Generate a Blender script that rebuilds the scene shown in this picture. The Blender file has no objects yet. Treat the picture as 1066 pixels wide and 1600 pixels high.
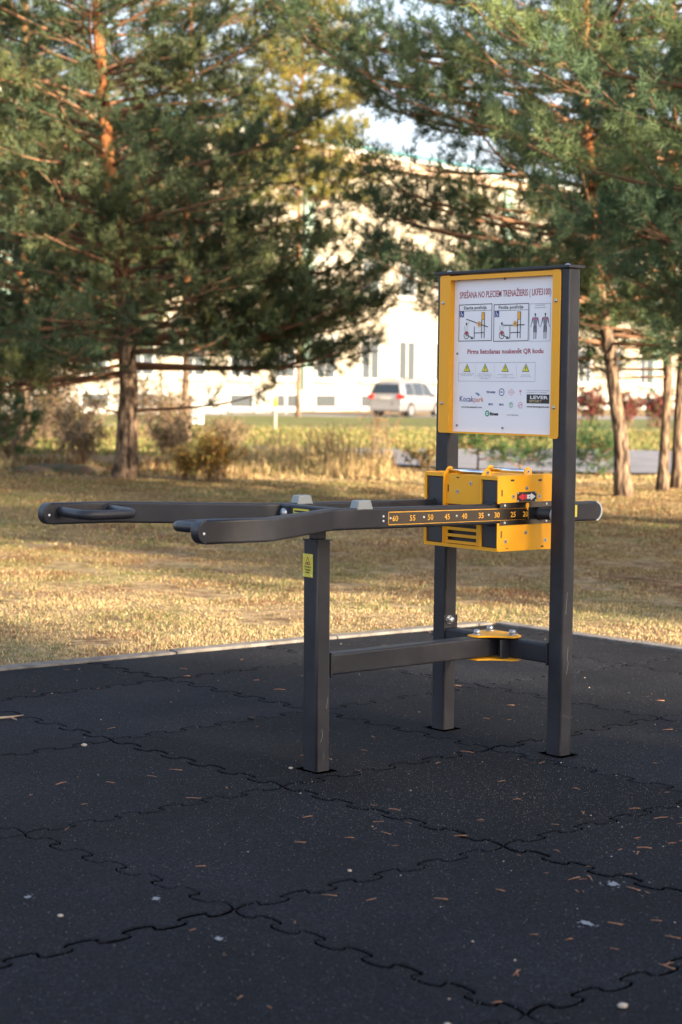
import bpy, bmesh, math, random
import numpy as np
from mathutils import Vector, Matrix
from mathutils.geometry import delaunay_2d_cdt
R_ = math.radians
C = bpy.context.scene.collection
scene = bpy.context.scene

# ------------------------------------------------------------------ camera
PITCH, ROLL, HC = 0.0694, 0.0116, 1.3293
fw = Vector((0, math.cos(PITCH), -math.sin(PITCH))); rt = Vector((1, 0, 0)); up = rt.cross(fw)
r2 = math.cos(ROLL)*rt + math.sin(ROLL)*up; u2 = -math.sin(ROLL)*rt + math.cos(ROLL)*up
cd = bpy.data.cameras.new("camera"); cam = bpy.data.objects.new("camera", cd); C.objects.link(cam)
m = Matrix((r2, u2, -fw)).transposed().to_4x4(); m.translation = (0, 0, HC); cam.matrix_world = m
cd.sensor_fit = 'VERTICAL'; cd.sensor_height = 36; cd.lens = 63.0
cd.clip_start = .05; cd.clip_end = 3000
cd.dof.use_dof = True; cd.dof.focus_distance = 6.5; cd.dof.aperture_fstop = 4.0
scene.camera = cam

# ------------------------------------------------------------------ sky, sun, exposure
SUN_AZ = Vector((0.74, -0.67, 0)).normalized()      # horizontal direction towards the sun
SUN_EL = R_(15)
w = bpy.data.worlds.new("World"); scene.world = w; w.use_nodes = True
nt = w.node_tree; bg = nt.nodes["Background"]
sky = nt.nodes.new("ShaderNodeTexSky"); sky.sky_type = 'NISHITA'; sky.sun_disc = False
sky.sun_elevation = SUN_EL; sky.sun_rotation = math.atan2(SUN_AZ.x, SUN_AZ.y)
sky.air_density = 1.0; sky.dust_density = 4.0; sky.ozone_density = 1.0
tcw = nt.nodes.new("ShaderNodeTexCoord"); sw = nt.nodes.new("ShaderNodeSeparateXYZ"); nt.links.new(tcw.outputs["Generated"], sw.inputs[0])
mw = nt.nodes.new("ShaderNodeMapRange"); mw.inputs[1].default_value = .55; mw.inputs[2].default_value = .12; mw.interpolation_type = 'SMOOTHSTEP'; nt.links.new(sw.outputs[2], mw.inputs[0])
cl_ = nt.nodes.new("ShaderNodeTexNoise"); cl_.inputs["Scale"].default_value = 3; cl_.inputs["Detail"].default_value = 5; nt.links.new(tcw.outputs["Generated"], cl_.inputs["Vector"])
mc = nt.nodes.new("ShaderNodeMath"); mc.operation = 'MULTIPLY'; nt.links.new(mw.outputs[0], mc.inputs[0]); nt.links.new(cl_.outputs[0], mc.inputs[1])
mm = nt.nodes.new("ShaderNodeMix"); mm.data_type = 'RGBA'; nt.links.new(mc.outputs[0], mm.inputs[0]); nt.links.new(sky.outputs[0], mm.inputs[6]); mm.inputs[7].default_value = (3.1, 3.15, 3.75, 1)   # thin pale high cloud low in the sky
nt.links.new(mm.outputs[2], bg.inputs[0]); bg.inputs[1].default_value = 0.115
sl = bpy.data.lights.new("sun", 'SUN'); sl.energy = 5.0; sl.angle = R_(0.5); sl.color = (1.0, .80, .56)
so = bpy.data.objects.new("sun", sl); C.objects.link(so)
sdir = (SUN_AZ*math.cos(SUN_EL) + Vector((0, 0, math.sin(SUN_EL)))).normalized()
so.rotation_euler = sdir.to_track_quat('Z', 'Y').to_euler(); so.location = (30, -25, 20)
scene.view_settings.view_transform = 'Standard'; scene.view_settings.look = 'None'
scene.view_settings.gamma = 1; scene.view_settings.use_curve_mapping = False
scene.view_settings.exposure = 2.2

# ------------------------------------------------------------------ materials
def mat(name, col, rough=.6, metal=0, noise=None, bump=None, col2=None, spec=.5, trans=None, attr=None, stripes=None):
    M = bpy.data.materials.new(name); M.use_nodes = True; n = M.node_tree.nodes; l = M.node_tree.links
    b = n["Principled BSDF"]; b.inputs["Base Color"].default_value = (*col, 1); b.inputs["Roughness"].default_value = rough
    b.inputs["Metallic"].default_value = metal; b.inputs["Specular IOR Level"].default_value = spec
    tc = n.new("ShaderNodeTexCoord")
    src = None
    if noise or col2:
        t = n.new("ShaderNodeTexNoise"); t.inputs["Scale"].default_value = noise or 5; t.inputs["Detail"].default_value = 6
        l.new(tc.outputs["Object"], t.inputs["Vector"])
        rp = n.new("ShaderNodeValToRGB"); rp.color_ramp.elements[0].position = .35; rp.color_ramp.elements[1].position = .65
        rp.color_ramp.elements[0].color = (*col, 1); rp.color_ramp.elements[1].color = (*(col2 or col), 1)
        l.new(t.outputs[0], rp.inputs[0]); src = rp.outputs[0]
    if attr:
        a = n.new("ShaderNodeAttribute"); a.attribute_name = "tint"; src = a.outputs["Color"]
    if src: l.new(src, b.inputs["Base Color"])
    if bump:
        t2 = n.new("ShaderNodeTexNoise"); t2.inputs["Scale"].default_value = bump[0]; t2.inputs["Detail"].default_value = 4
        l.new(tc.outputs["Object"], t2.inputs["Vector"])
        bp = n.new("ShaderNodeBump"); bp.inputs["Strength"].default_value = bump[1]; bp.inputs["Distance"].default_value = bump[2]
        l.new(t2.outputs[0], bp.inputs["Height"]); l.new(bp.outputs[0], b.inputs["Normal"])
    if trans:
        tr = n.new("ShaderNodeBsdfTranslucent"); mx = n.new("ShaderNodeMixShader"); mx.inputs[0].default_value = trans
        if src: l.new(src, tr.inputs[0])
        else: tr.inputs[0].default_value = (*col, 1)
        l.new(b.outputs[0], mx.inputs[1]); l.new(tr.outputs[0], mx.inputs[2])
        l.new(mx.outputs[0], n["Material Output"].inputs[0])
    return M

def powder(name, col, dirt, rough=.42):
    """powder-coated steel with faint scuffs and dust"""
    M = bpy.data.materials.new(name); M.use_nodes = True; n = M.node_tree.nodes; l = M.node_tree.links
    b = n["Principled BSDF"]; b.inputs["Specular IOR Level"].default_value = .32; tc = n.new("ShaderNodeTexCoord")
    t = n.new("ShaderNodeTexNoise"); t.inputs["Scale"].default_value = 7; t.inputs["Detail"].default_value = 8; t.inputs["Roughness"].default_value = .7
    l.new(tc.outputs["Object"], t.inputs["Vector"])
    mp = n.new("ShaderNodeMapping"); mp.inputs["Scale"].default_value = (60, 60, 9); l.new(tc.outputs["Object"], mp.inputs["Vector"])
    s = n.new("ShaderNodeTexNoise"); s.inputs["Scale"].default_value = 1; s.inputs["Detail"].default_value = 3; l.new(mp.outputs[0], s.inputs["Vector"])
    r1 = n.new("ShaderNodeValToRGB"); r1.color_ramp.elements[0].position = .4; r1.color_ramp.elements[1].position = .75
    r1.color_ramp.elements[0].color = (*col, 1); r1.color_ramp.elements[1].color = (*[c*.6+d*.4 for c, d in zip(col, dirt)], 1)
    l.new(t.outputs[0], r1.inputs[0])
    r2_ = n.new("ShaderNodeValToRGB"); r2_.color_ramp.elements[0].position = .70; r2_.color_ramp.elements[1].position = .78
    l.new(s.outputs[0], r2_.inputs[0])
    mx = n.new("ShaderNodeMix"); mx.data_type = 'RGBA'; l.new(r2_.outputs[0], mx.inputs[0]); l.new(r1.outputs[0], mx.inputs[6]); mx.inputs[7].default_value = (*dirt, 1)
    l.new(mx.outputs[2], b.inputs["Base Color"])
    rr = n.new("ShaderNodeMapRange"); rr.inputs[3].default_value = rough-.08; rr.inputs[4].default_value = rough+.15; l.new(t.outputs[0], rr.inputs[0]); l.new(rr.outputs[0], b.inputs["Roughness"])
    f = n.new("ShaderNodeTexNoise"); f.inputs["Scale"].default_value = 900; l.new(tc.outputs["Object"], f.inputs["Vector"])
    bp = n.new("ShaderNodeBump"); bp.inputs["Strength"].default_value = .12; bp.inputs["Distance"].default_value = .001; l.new(f.outputs[0], bp.inputs["Height"]); l.new(bp.outputs[0], b.inputs["Normal"])
    return M

STEEL = powder("anthracite_powder_coat", (.019, .020, .027), (.06, .06, .068))
STEEL2 = powder("anthracite_lever_coat", (.022, .023, .030), (.055, .055, .065), .38)
YEL = powder("yellow_powder_coat", (.90, .40, .015), (.82, .42, .05), .36)
RUBB = mat("black_plastic", (.018, .018, .021), .5)
DARKB = mat("dark_block", (.03, .03, .036), .55)
ZINC = mat("zinc_bolt", (.45, .46, .48), .38, .9)
CHROME = mat("chrome", (.75, .76, .78), .12, 1)
GREYR = mat("grey_rubber", (.26, .28, .285), .6, bump=(300, .1, .001))
LGREY = mat("light_grey_trim", (.5, .52, .54), .5)
PANEL = mat("panel_white", (.84, .84, .89), .32)
INK = mat("ink_black", (.02, .02, .025), .5)
INKG = mat("ink_grey", (.22, .22, .26), .5)
INKR = mat("ink_red", (.38, .035, .06), .5)
INKB = mat("ink_blue", (.03, .06, .25), .5)
INKO = mat("ink_orange", (.62, .2, .08), .5)
INKGR = mat("ink_green", (.05, .36, .22), .5)
INKY = mat("ink_yellow", (.75, .72, .05), .5)
INKP = mat("ink_pink", (.6, .16, .26), .5)
GOLD = mat("ink_gold", (.45, .36, .2), .5)
WHITE = mat("white_paint", (.8, .8, .8), .5)
LABEL = mat("yellow_label", (.72, .62, .07), .45)
STAIN = mat("polished_scale_plate", (.17, .15, .135), .24, 1)
MIRR = mat("polished_strip", (.22, .21, .21), .2, 1)
ORANGE = mat("scale_orange", (.85, .42, .04), .45)
RED = mat("arrow_red", (.65, .03, .05), .45)

# ------------------------------------------------------------------ mesh helpers
def obj(name, me, mats=None, parent=None, label=None, cat=None, group=None, kind=None, smooth=False, loc=None, rz=None):
    if isinstance(me, bmesh.types.BMesh):
        b = me; me = bpy.data.meshes.new(name); bmesh.ops.recalc_face_normals(b, faces=b.faces); b.to_mesh(me); b.free()
    if mats is not None:
        for mm in (mats if isinstance(mats, (list, tuple)) else [mats]): me.materials.append(mm)
    o = bpy.data.objects.new(name, me); C.objects.link(o)
    if smooth:
        for p in me.polygons: p.use_smooth = True
    if parent: o.parent = parent
    if label: o["label"] = label
    if cat: o["category"] = cat
    if group: o["group"] = group
    if kind: o["kind"] = kind
    if loc is not None: o.location = loc
    if rz is not None: o.rotation_euler = (0, 0, rz)
    return o
def empty(name, loc=(0, 0, 0), rz=0, label=None, cat=None, group=None):
    o = bpy.data.objects.new(name, None); C.objects.link(o); o.location = loc; o.rotation_euler = (0, 0, rz); o.empty_display_size = .2
    if label: o["label"] = label
    if cat: o["category"] = cat
    if group: o["group"] = group
    return o
def BM(): return bmesh.new()
def wn(o):
    m_ = o.modifiers.new('wn', 'WEIGHTED_NORMAL'); m_.keep_sharp = False; m_.weight = 90
def box(b, x0, x1, y0, y1, z0, z1, bev=0, seg=2, mi=0):
    mtx = Matrix.Translation(((x0+x1)/2, (y0+y1)/2, (z0+z1)/2)) @ Matrix.Diagonal((abs(x1-x0), abs(y1-y0), abs(z1-z0), 1))
    t = BM(); bmesh.ops.create_cube(t, size=1, matrix=mtx)
    if bev: bmesh.ops.bevel(t, geom=list(t.edges), offset=bev, segments=seg, profile=.5, affect='EDGES')
    merge(b, t, mi)
def merge(b, t, mi=0, smooth=False):
    vm = [b.verts.new(v.co) for v in t.verts]; t.verts.index_update()
    for f in t.faces:
        try: nf = b.faces.new([vm[v.index] for v in f.verts]); nf.material_index = mi; nf.smooth = smooth or f.smooth
        except ValueError: pass
    t.free()
def prism(b, pts, axis, d0, d1, bev=0, mi=0):
    """extrude a closed 2-D outline along axis ('x','y','z') from d0 to d1"""
    def co(p, d): return (d, p[0], p[1]) if axis == 'x' else (p[0], d, p[1]) if axis == 'y' else (p[0], p[1], d)
    t = BM(); a = [t.verts.new(co(p, d0)) for p in pts]; c = [t.verts.new(co(p, d1)) for p in pts]
    t.faces.new(a[::-1]); t.faces.new(c); n = len(pts)
    for i in range(n): t.faces.new((a[i], a[(i+1) % n], c[(i+1) % n], c[i]))
    bmesh.ops.recalc_face_normals(t, faces=t.faces)
    if bev: bmesh.ops.bevel(t, geom=[e for e in t.edges if len(e.link_faces) == 2 and e.calc_face_angle(0) > .6], offset=bev, segments=2, profile=.5, affect='EDGES')
    merge(b, t, mi)
def cyl(b, p0, p1, r, seg=16, r2=None, mi=0, cap=True):
    p0 = Vector(p0); p1 = Vector(p1); d = p1-p0
    mtx = Matrix.Translation((p0+p1)/2) @ d.to_track_quat('Z', 'Y').to_matrix().to_4x4()
    t = BM(); bmesh.ops.create_cone(t, cap_ends=cap, segments=seg, radius1=r, radius2=r if r2 is None else r2, depth=d.length, matrix=mtx)
    for f in t.faces: f.smooth = len(f.verts) == 4
    merge(b, t, mi)
def dome(b, p, n, r, h, mi=0, seg=12):
    n = Vector(n).normalized(); q = n.to_track_quat('Z', 'Y').to_matrix().to_4x4()
    t = BM(); bmesh.ops.create_uvsphere(t, u_segments=seg, v_segments=8, radius=1, matrix=Matrix.Translation(p) @ q @ Matrix.Diagonal((r, r, h, 1)))
    for f in t.faces: f.smooth = True
    merge(b, t, mi)
def tube(b, pts, r, seg=12, mi=0, radii=None):
    pts = [Vector(p) for p in pts]; rings = []
    prev = None
    for i, p in enumerate(pts):
        d = (pts[min(i+1, len(pts)-1)]-pts[max(i-1, 0)]).normalized()
        if prev is None: s = d.orthogonal().normalized()
        else: s = (prev-d*prev.dot(d)).normalized()
        prev = s; c = d.cross(s); rr = float(radii[i] if radii else r)
        rings.append([b.verts.new(p+rr*(math.cos(a)*s+math.sin(a)*c)) for a in [2*math.pi*k/seg for k in range(seg)]])
    for A, B in zip(rings[:-1], rings[1:]):
        for k in range(seg):
            f = b.faces.new((A[k], A[(k+1) % seg], B[(k+1) % seg], B[k])); f.smooth = True; f.material_index = mi
    f = b.faces.new(rings[0][::-1]); f.material_index = mi; f = b.faces.new(rings[-1]); f.material_index = mi
def hexbolt(b, p, n, r, h, mi=0):
    n = Vector(n).normalized(); p = Vector(p)
    cyl(b, p, p+n*h*.25, r*1.25, 18, mi=mi); cyl(b, p+n*h*.25, p+n*h, r, 6, r2=r*.93, mi=mi); dome(b, p+n*h, n, r*.85, h*.18, mi)
def text_mesh(s, x0, x1, z0, z1, y=0, depth=.0006, bold=0, align_baseline=True):
    """lettering fitted to the box x0..x1, z0..z1 (cap height) in the plane y = const, facing -y"""
    cu = bpy.data.curves.new("t", 'FONT'); cu.body = s; cu.size = 1; cu.offset = bold; cu.extrude = 0; cu.resolution_u = 2
    o = bpy.data.objects.new("t", cu); me = bpy.data.meshes.new_from_object(o)
    n = len(me.vertices); co = np.empty(n*3, dtype=np.float32); me.vertices.foreach_get("co", co); co = co.reshape(-1, 3)
    cap = .73
    xa, xb = co[:, 0].min(), co[:, 0].max()
    X = x0+(co[:, 0]-xa)/(xb-xa)*(x1-x0); Z = z0+co[:, 1]/cap*(z1-z0)
    out = np.stack([X, np.full(n, y), Z], 1).astype(np.float32); me.vertices.foreach_set("co", out.ravel()); me.update()
    bpy.data.objects.remove(o); bpy.data.curves.remove(cu)
    return me
def join_me(b, me, mi=0):
    t = BM(); t.from_mesh(me); merge(b, t, mi); bpy.data.meshes.remove(me)
def rect(b, x0, x1, z0, z1, y, mi=0):
    f = b.faces.new([b.verts.new(p) for p in ((x0, y, z0), (x1, y, z0), (x1, y, z1), (x0, y, z1))]); f.material_index = mi
def poly(b, pts, y, mi=0):
    f = b.faces.new([b.verts.new((p[0], y, p[1])) for p in pts]); f.material_index = mi
def frame_lines(b, x0, x1, z0, z1, y, t, mi=0):
    rect(b, x0, x1, z1-t, z1, y, mi); rect(b, x0, x1, z0, z0+t, y, mi); rect(b, x0, x0+t, z0+t, z1-t, y, mi); rect(b, x1-t, x1, z0+t, z1-t, y, mi)
def line(b, p, q, t, y, mi=0):
    p = Vector((p[0], p[1])); q = Vector((q[0], q[1])); d = (q-p).normalized(); n = Vector((-d.y, d.x))*t/2
    poly(b, [p-n, q-n, q+n, p+n], y, mi)
def disc(b, cx, cz, r, y, mi=0, seg=16, rz=None): poly(b, [(cx+r*math.cos(2*math.pi*k/seg), cz+(rz or r)*math.sin(2*math.pi*k/seg)) for k in range(seg)], y, mi)
def ring(b, cx, cz, r0, r1, y, mi=0, seg=18):
    for k in range(seg):
        a, c = 2*math.pi*k/seg, 2*math.pi*(k+1)/seg
        poly(b, [(cx+r0*math.cos(a), cz+r0*math.sin(a)), (cx+r1*math.cos(a), cz+r1*math.sin(a)), (cx+r1*math.cos(c), cz+r1*math.sin(c)), (cx+r0*math.cos(c), cz+r0*math.sin(c))], y, mi)

# ================================================================== EXERCISE MACHINE
ORG = (0.6049, 6.6676, 0); ANG = R_(-50.3)
mach = empty("exercise_machine", ORG, ANG, "dark grey and yellow outdoor shoulder press machine for wheelchair users standing on the rubber mat", "exercise machine")
def rr_tube(b, x0, x1, y0, y1, z0, z1, r=.009, mi=0):
    pts = []
    for cx, cy, a0 in ((x1-r, y1-r, 0), (x0+r, y1-r, 90), (x0+r, y0+r, 180), (x1-r, y0+r, 270)):
        for k in range(4): a = R_(a0+k*30); pts.append((cx+r*math.cos(a), cy+r*math.sin(a)))
    t = BM(); A = [t.verts.new((x, y, z0)) for x, y in pts]; B = [t.verts.new((x, y, z1)) for x, y in pts]; n = len(pts)
    t.faces.new(A[::-1]); t.faces.new(B)
    for i in range(n): f = t.faces.new((A[i], A[(i+1) % n], B[(i+1) % n], B[i])); f.smooth = True
    merge(b, t, mi)
for x0, x1, y0, y1, z1, dx in ((-.380, -.3102, 0, .064, 1.762, .003), (.2405, .3102, 0, .062, 1.762, .0), (-.0815, -.0052, -.880, -.817, .803, -.012)):
    b = BM(); rr_tube(b, x0, x1, y0, y1, -.03, z1)
    o = obj("post", b, STEEL, mach); wn(o)
    if z1 < 1:   # the front post stands a touch out of plumb
        for v in o.data.vertices: v.co.x += -.0095*max(0, v.co.z); v.co.y += -.002*v.co.z
SCR = mat("bare_scratch", (.20, .20, .21), .6)
def scratch(pts, x, par):
    b = BM()
    for p, q in zip(pts[:-1], pts[1:]):
        b.faces.new([b.verts.new((x, p[0]-.0009, p[1])), b.verts.new((x, p[0]+.0009, p[1])), b.verts.new((x, q[0]+.0007, q[1])), b.verts.new((x, q[0]-.0007, q[1]))])
    obj("scratch", b, SCR, par)
ps = [c for c in mach.children if c.name.startswith("post")]
scratch([(.028, .30), (.036, .34), (.030, .36), (.034, .40)], .3106, ps[1]); scratch([(.018, .52), (.024, .60)], .3106, ps[1]); scratch([(.045, .14), (.020, .150), (.012, .148)], .3106, ps[1])
scratch([(-.862, .105), (-.852, .125), (-.856, .150)], -.0058, ps[2]); scratch([(-.836, .22), (-.830, .26)], -.0066, ps[2])
# cap plate over the two tall posts
b = BM(); box(b, -.389, .320, -.010, .074, 1.764, 1.775, .002); capo = obj("top_cap", b, STEEL, mach)
for x in (-.345, .275): b = BM(); dome(b, (x, .03, 1.7755), (0, 0, 1), .011, .008); obj("cap_bolt", b, ZINC, capo)
# ---- sign frame (folded yellow tray)
b = BM()
def rrect(x0, x1, z0, z1, r, corners):
    pts = []
    for (cx, cz, a0, key) in ((x1, z1, 0, 'tr'), (x0, z1, 90, 'tl'), (x0, z0, 180, 'bl'), (x1, z0, 270, 'br')):
        if key in corners:
            ox = cx-r if 'r' in key else cx+r; oz = cz-r if 't' in key else cz+r
            for k in range(5): a = R_(a0+k*22.5); pts.append((ox+r*math.cos(a), oz+r*math.sin(a)))
        else: pts.append((cx, cz))
    return pts
prism(b, rrect(-.361, -.3065, 1.160, 1.762, .010, ('bl', 'tl')), 'y', -.004, -.0008, .0008)
prism(b, rrect(.2335, .2745, 1.153, 1.7605, .010, ('br', 'tr')), 'y', -.004, -.0008, .0008)
box(b, -.3065, -.303, -.0038, .0265, 1.164, 1.758); box(b, .2335, .237, -.0036, .0265, 1.158, 1.756)
box(b, -.303, .2335, -.0042, -.001, 1.742, 1.7585); box(b, -.303, .2335, -.001, .0262, 1.754, 1.758)
box(b, -.303, .2335, -.0042, -.001, 1.1600, 1.1665); box(b, -.303, .2335, -.001, .0262, 1.1600, 1.1635)
sf = obj("sign_frame", b, YEL, mach)
for x, z in ((-.3415, 1.657), (.252, 1.649), (-.340, 1.2733), (.2515, 1.2654)):
    b = BM(); cyl(b, (x, -.004, z), (x, -.0055, z), .0075, 16); dome(b, (x, -.0055, z), (0, -1, 0), .0062, .0045); obj("screw", b, ZINC, sf)
# ---- sign panel and its print
PY = .020
b = BM(); box(b, -.3028, .2333, PY, PY+.004, 1.1637, 1.7538); pan = obj("sign_panel", b, PANEL, mach)
Y = PY-.0006
def words(name, m_, items, extra=None):
    for s, x0, x1, z0, z1, bold in items:
        b = BM(); join_me(b, text_mesh(s, x0, x1, z0, z1, Y, bold=bold)); obj(name, b, m_, pan)
    if extra:
        for nm, fn in extra: b = BM(); fn(b); obj(nm, b, m_, pan)
words("heading", INKR, [("SPIEŠANA NO PLECIEM TRENAŽIERIS ( LKFE3100)", -.2745, .2055, 1.6735, 1.6985, .012), ("Pirms lietošanas noskenēt QR kodu", -.2275, .1716, 1.4625, 1.4805, .02)])
def fr1(b): frame_lines(b, -.2777, -.0970, 1.510, 1.650, Y, .0028); rect(b, -.275, -.100, 1.6245, 1.626, Y)
def fr2(b): frame_lines(b, -.0886, .0945, 1.507, 1.646, Y, .0028); rect(b, -.086, .092, 1.621, 1.6225, Y)
words("caption", INK, [("Starta pozīcija", -.2513, -.1266, 1.631, 1.6435, .015), ("Finiša pozīcija", -.0623, .0664, 1.628, 1.6405, .015)], [("printed_frame", fr1), ("printed_frame", fr2)])
def gl1(b): frame_lines(b, .0983, .2045, 1.5055, 1.643, Y, .0013)
def gl(b):
    frame_lines(b, -.2746, .1330, 1.3585, 1.4295, Y, .0011)
    for x in (-.181, -.080, .0363): rect(b, x, x+.0006, 1.366, 1.424, Y)
rnd = random.Random(4)
small = [("Nodarbinātās", .127, .177, 1.6355, 1.639, .02), ("muskuļu grupas", .124, .181, 1.6265, 1.630, .02),
  ("Vingrinājumu izpildes laikā", -.268, -.189, 1.3855, 1.3885, .01), ("ievērojiet instrukciju", -.262, -.200, 1.3800, 1.3830, .01),
  ("Pārliecinieties, ka visas", -.165, -.095, 1.3855, 1.3885, .01), ("skrūves ir pievilktas un", -.172, -.090, 1.3795, 1.3825, .01), ("trenažieris nav bojāts", -.166, -.096, 1.3735, 1.3765, .01), ("pirms lietošanas", -.155, -.108, 1.3675, 1.3705, .01),
  ("Nepārsniedziet slodzi", -.063, .020, 1.3830, 1.3860, .01), ("bērniem", -.035, -.010, 1.3775, 1.3805, .01), ("lietot tikai pieaugušo uzraudzībā", -.069, .026, 1.3715, 1.3745, .01),
  ("Neizmantot mitrā", .062, .106, 1.3815, 1.3845, .01), ("laikā vai tumsā", .058, .112, 1.3755, 1.3785, .01),
  ("SPORTA UN REKREĀCIJAS APRĪKOJUMS", .091, .205, 1.325, 1.328, .01), ("projektēšana un uzstādīšana", .091, .195, 1.318, 1.321, .01)]
words("fine_print", INKG, small, [("printed_frame", gl1), ("printed_frame", gl)])
words("web_address", INK, [("www.kocakpark.com", -.2565, -.1440, 1.258, 1.264, .03), ("www.leversport.com", .0925, .2064, 1.264, 1.271, .03), ("fitness", -.1000, -.0552, 1.2315, 1.2435, .05), ("www.gfitness.lv", -.0096, .0524, 1.2330, 1.2365, .03)])
words("blue_lettering", INKB, [("Kocak", -.2655, -.1895, 1.281, 1.303, .01), ("TÜV NORD", -.1210, -.0720, 1.3145, 1.3215, .05), ("ISO", -.108, -.083, 1.2695, 1.2765, .05), ("ISO", -.051, -.027, 1.2690, 1.276, .05), ("EN", -.0455, -.0335, 1.3165, 1.3215, .05)],
      [("ring_emblem", lambda b: ring(b, -.0393, 1.3185, .0115, .0145, Y)), ("bird_emblem", lambda b: (poly(b, [(-.183, 1.316), (-.172, 1.314), (-.158, 1.303), (-.165, 1.304)], Y), poly(b, [(-.174, 1.317), (-.163, 1.313), (-.152, 1.305), (-.160, 1.307)], Y)))])
words("orange_lettering", INKO, [("park", -.1885, -.1336, 1.281, 1.3005, .01)])
words("green_emblem", INKGR, [], [("green_emblem", lambda b: (ring(b, -.1141, 1.2378, .0062, .0118, Y), rect(b, -.1165, -.109, 1.2365, 1.239, Y))), ("green_emblem", lambda b: (ring(b, .0111, 1.2716, .0085, .0105, Y), line(b, (.005, 1.2755), (.017, 1.2755), .002, Y), line(b, (.0111, 1.2656), (.0111, 1.2776), .003, Y)))])
words("pink_emblem", INKP, [("TSE", .0055, .0181, 1.3172, 1.3212, .04)], [("diamond_emblem", lambda b: ([line(b, p, q, .0016, Y) for p, q in (((-.005, 1.319), (.0118, 1.3305)), ((.0118, 1.3305), (.0286, 1.319)), ((.0286, 1.319), (.0118, 1.3075)), ((.0118, 1.3075), (-.005, 1.319)))],)),
      ("pink_emblem", lambda b: (ring(b, .0598, 1.2712, .0095, .0115, Y), line(b, (.053, 1.268), (.066, 1.275), .003, Y))), ("pink_emblem", lambda b: (line(b, (.0586, 1.309), (.0586, 1.329), .002, Y), line(b, (.0526, 1.3235), (.0646, 1.3235), .004, Y)))])
b = BM(); rect(b, .0915, .2060, 1.279, 1.312, Y); lv = obj("black_logo_plate", b, INK, pan)
b = BM(); join_me(b, text_mesh("LEVER", .110, .200, 1.2955, 1.3075, Y-.0006, bold=.03)); obj("logo_lettering", b, WHITE, lv)
b = BM(); join_me(b, text_mesh("SPORT", .105, .170, 1.2830, 1.2920, Y-.0006, bold=.03)); obj("logo_subline", b, GOLD, lv)
# warning triangles
for x in (-.2281, -.130, -.0226, .0841):
    b = BM(); poly(b, [(x-.0190, 1.3945), (x+.0190, 1.3945), (x, 1.4255)], Y, 0); poly(b, [(x-.0155, 1.3965), (x+.0155, 1.3965), (x, 1.4215)], Y-.0005, 1)
    poly(b, [(x-.0014, 1.404), (x+.0014, 1.404), (x+.0020, 1.4145), (x-.0020, 1.4145)], Y-.001, 0); disc(b, x, 1.4005, .0016, Y-.001, 0, 8)
    obj("warning_triangle", b, [INK, INKY], pan)
# blue wheelchair signs
for x, z in ((-.2613, 1.613), (-.0714, 1.6096)):
    b = BM(); rect(b, x-.0117, x+.0117, z-.0113, z+.0113, Y, 0); ring(b, x-.001, z-.003, .0045, .006, Y-.0005, 1); disc(b, x-.003, z+.008, .002, Y-.0005, 1, 8)
    line(b, (x-.003, z+.006), (x-.001, z-.001), .002, Y-.0005, 1); line(b, (x-.001, z), (x+.005, z), .0016, Y-.0005, 1); line(b, (x+.005, z), (x+.008, z-.007), .0016, Y-.0005, 1)
    obj("wheelchair_sign", b, [INKB, WHITE], pan)
# the two small pictures of a wheelchair user at the machine
for px, pz, tilt in ((-.2345, 1.518, True), (-.0445, 1.516, False)):
    b = BM(); q = lambda x, z: (px+x, pz+z)
    ring(b, px, pz+.0145, .0118, .0145, Y, 0); ring(b, px, pz+.0145, .002, .004, Y-.0004, 0); ring(b, px+.031, pz+.005, .003, .005, Y-.0004, 0)
    line(b, q(.005, .015), q(.03, .006), .003, Y-.0006, 0); rect(b, px+.024, px+.038, pz+.001, pz+.0055, Y-.0006, 0)
    poly(b, [q(-.007, .018), q(.006, .016), q(.010, .028), q(-.004, .032)], Y-.0008, 2)
    poly(b, [q(-.008, .032), q(.006, .030), q(.006, .048), q(-.004, .050)], Y-.0008, 4)
    line(b, q(-.009, .030), q(-.009, .050), .0012, Y-.001, 0)
    disc(b, px+.001, pz+.0575, .0042, Y-.001, 0, 10, .0055)
    if tilt:
        L0, L1, L2 = q(-.001, .0766), q(.060, .060), q(.117, .0448); line(b, q(.003, .047), q(.014, .072), .003, Y-.0012, 4)
    else:
        L0, L1, L2 = q(.005, .0516), q(.062, .0505), q(.1195, .0516); line(b, q(.003, .046), q(.016, .051), .003, Y-.0012, 4)
    line(b, L0, L1, .0032, Y-.0014, 0); line(b, L1, L2, .0032, Y-.0014, 0)
    for x0 in (.083, .097): line(b, q(x0, .003), q(x0, .098), .0032, Y-.0006, 0)
    line(b, q(.043, .002), q(.043, .047), .0030, Y-.0006, 0); line(b, q(.043, .023), q(.096, .024), .0030, Y-.0006, 0)
    rect(b, px+.0815, px+.0985, pz+.071, pz+.1005, Y-.001, 0); rect(b, px+.083, px+.0965, pz+.072, pz+.099, Y-.0012, 3)
    disc(b, px+.071, pz+.0565, .011, Y-.0018, 3, 12, .0105); disc(b, px+.071, pz+.0565, .0045, Y-.0021, 1, 10)
    obj("machine_pictogram", b, [INK, INKG, INKR, ORANGE, WHITE], pan)
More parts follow.
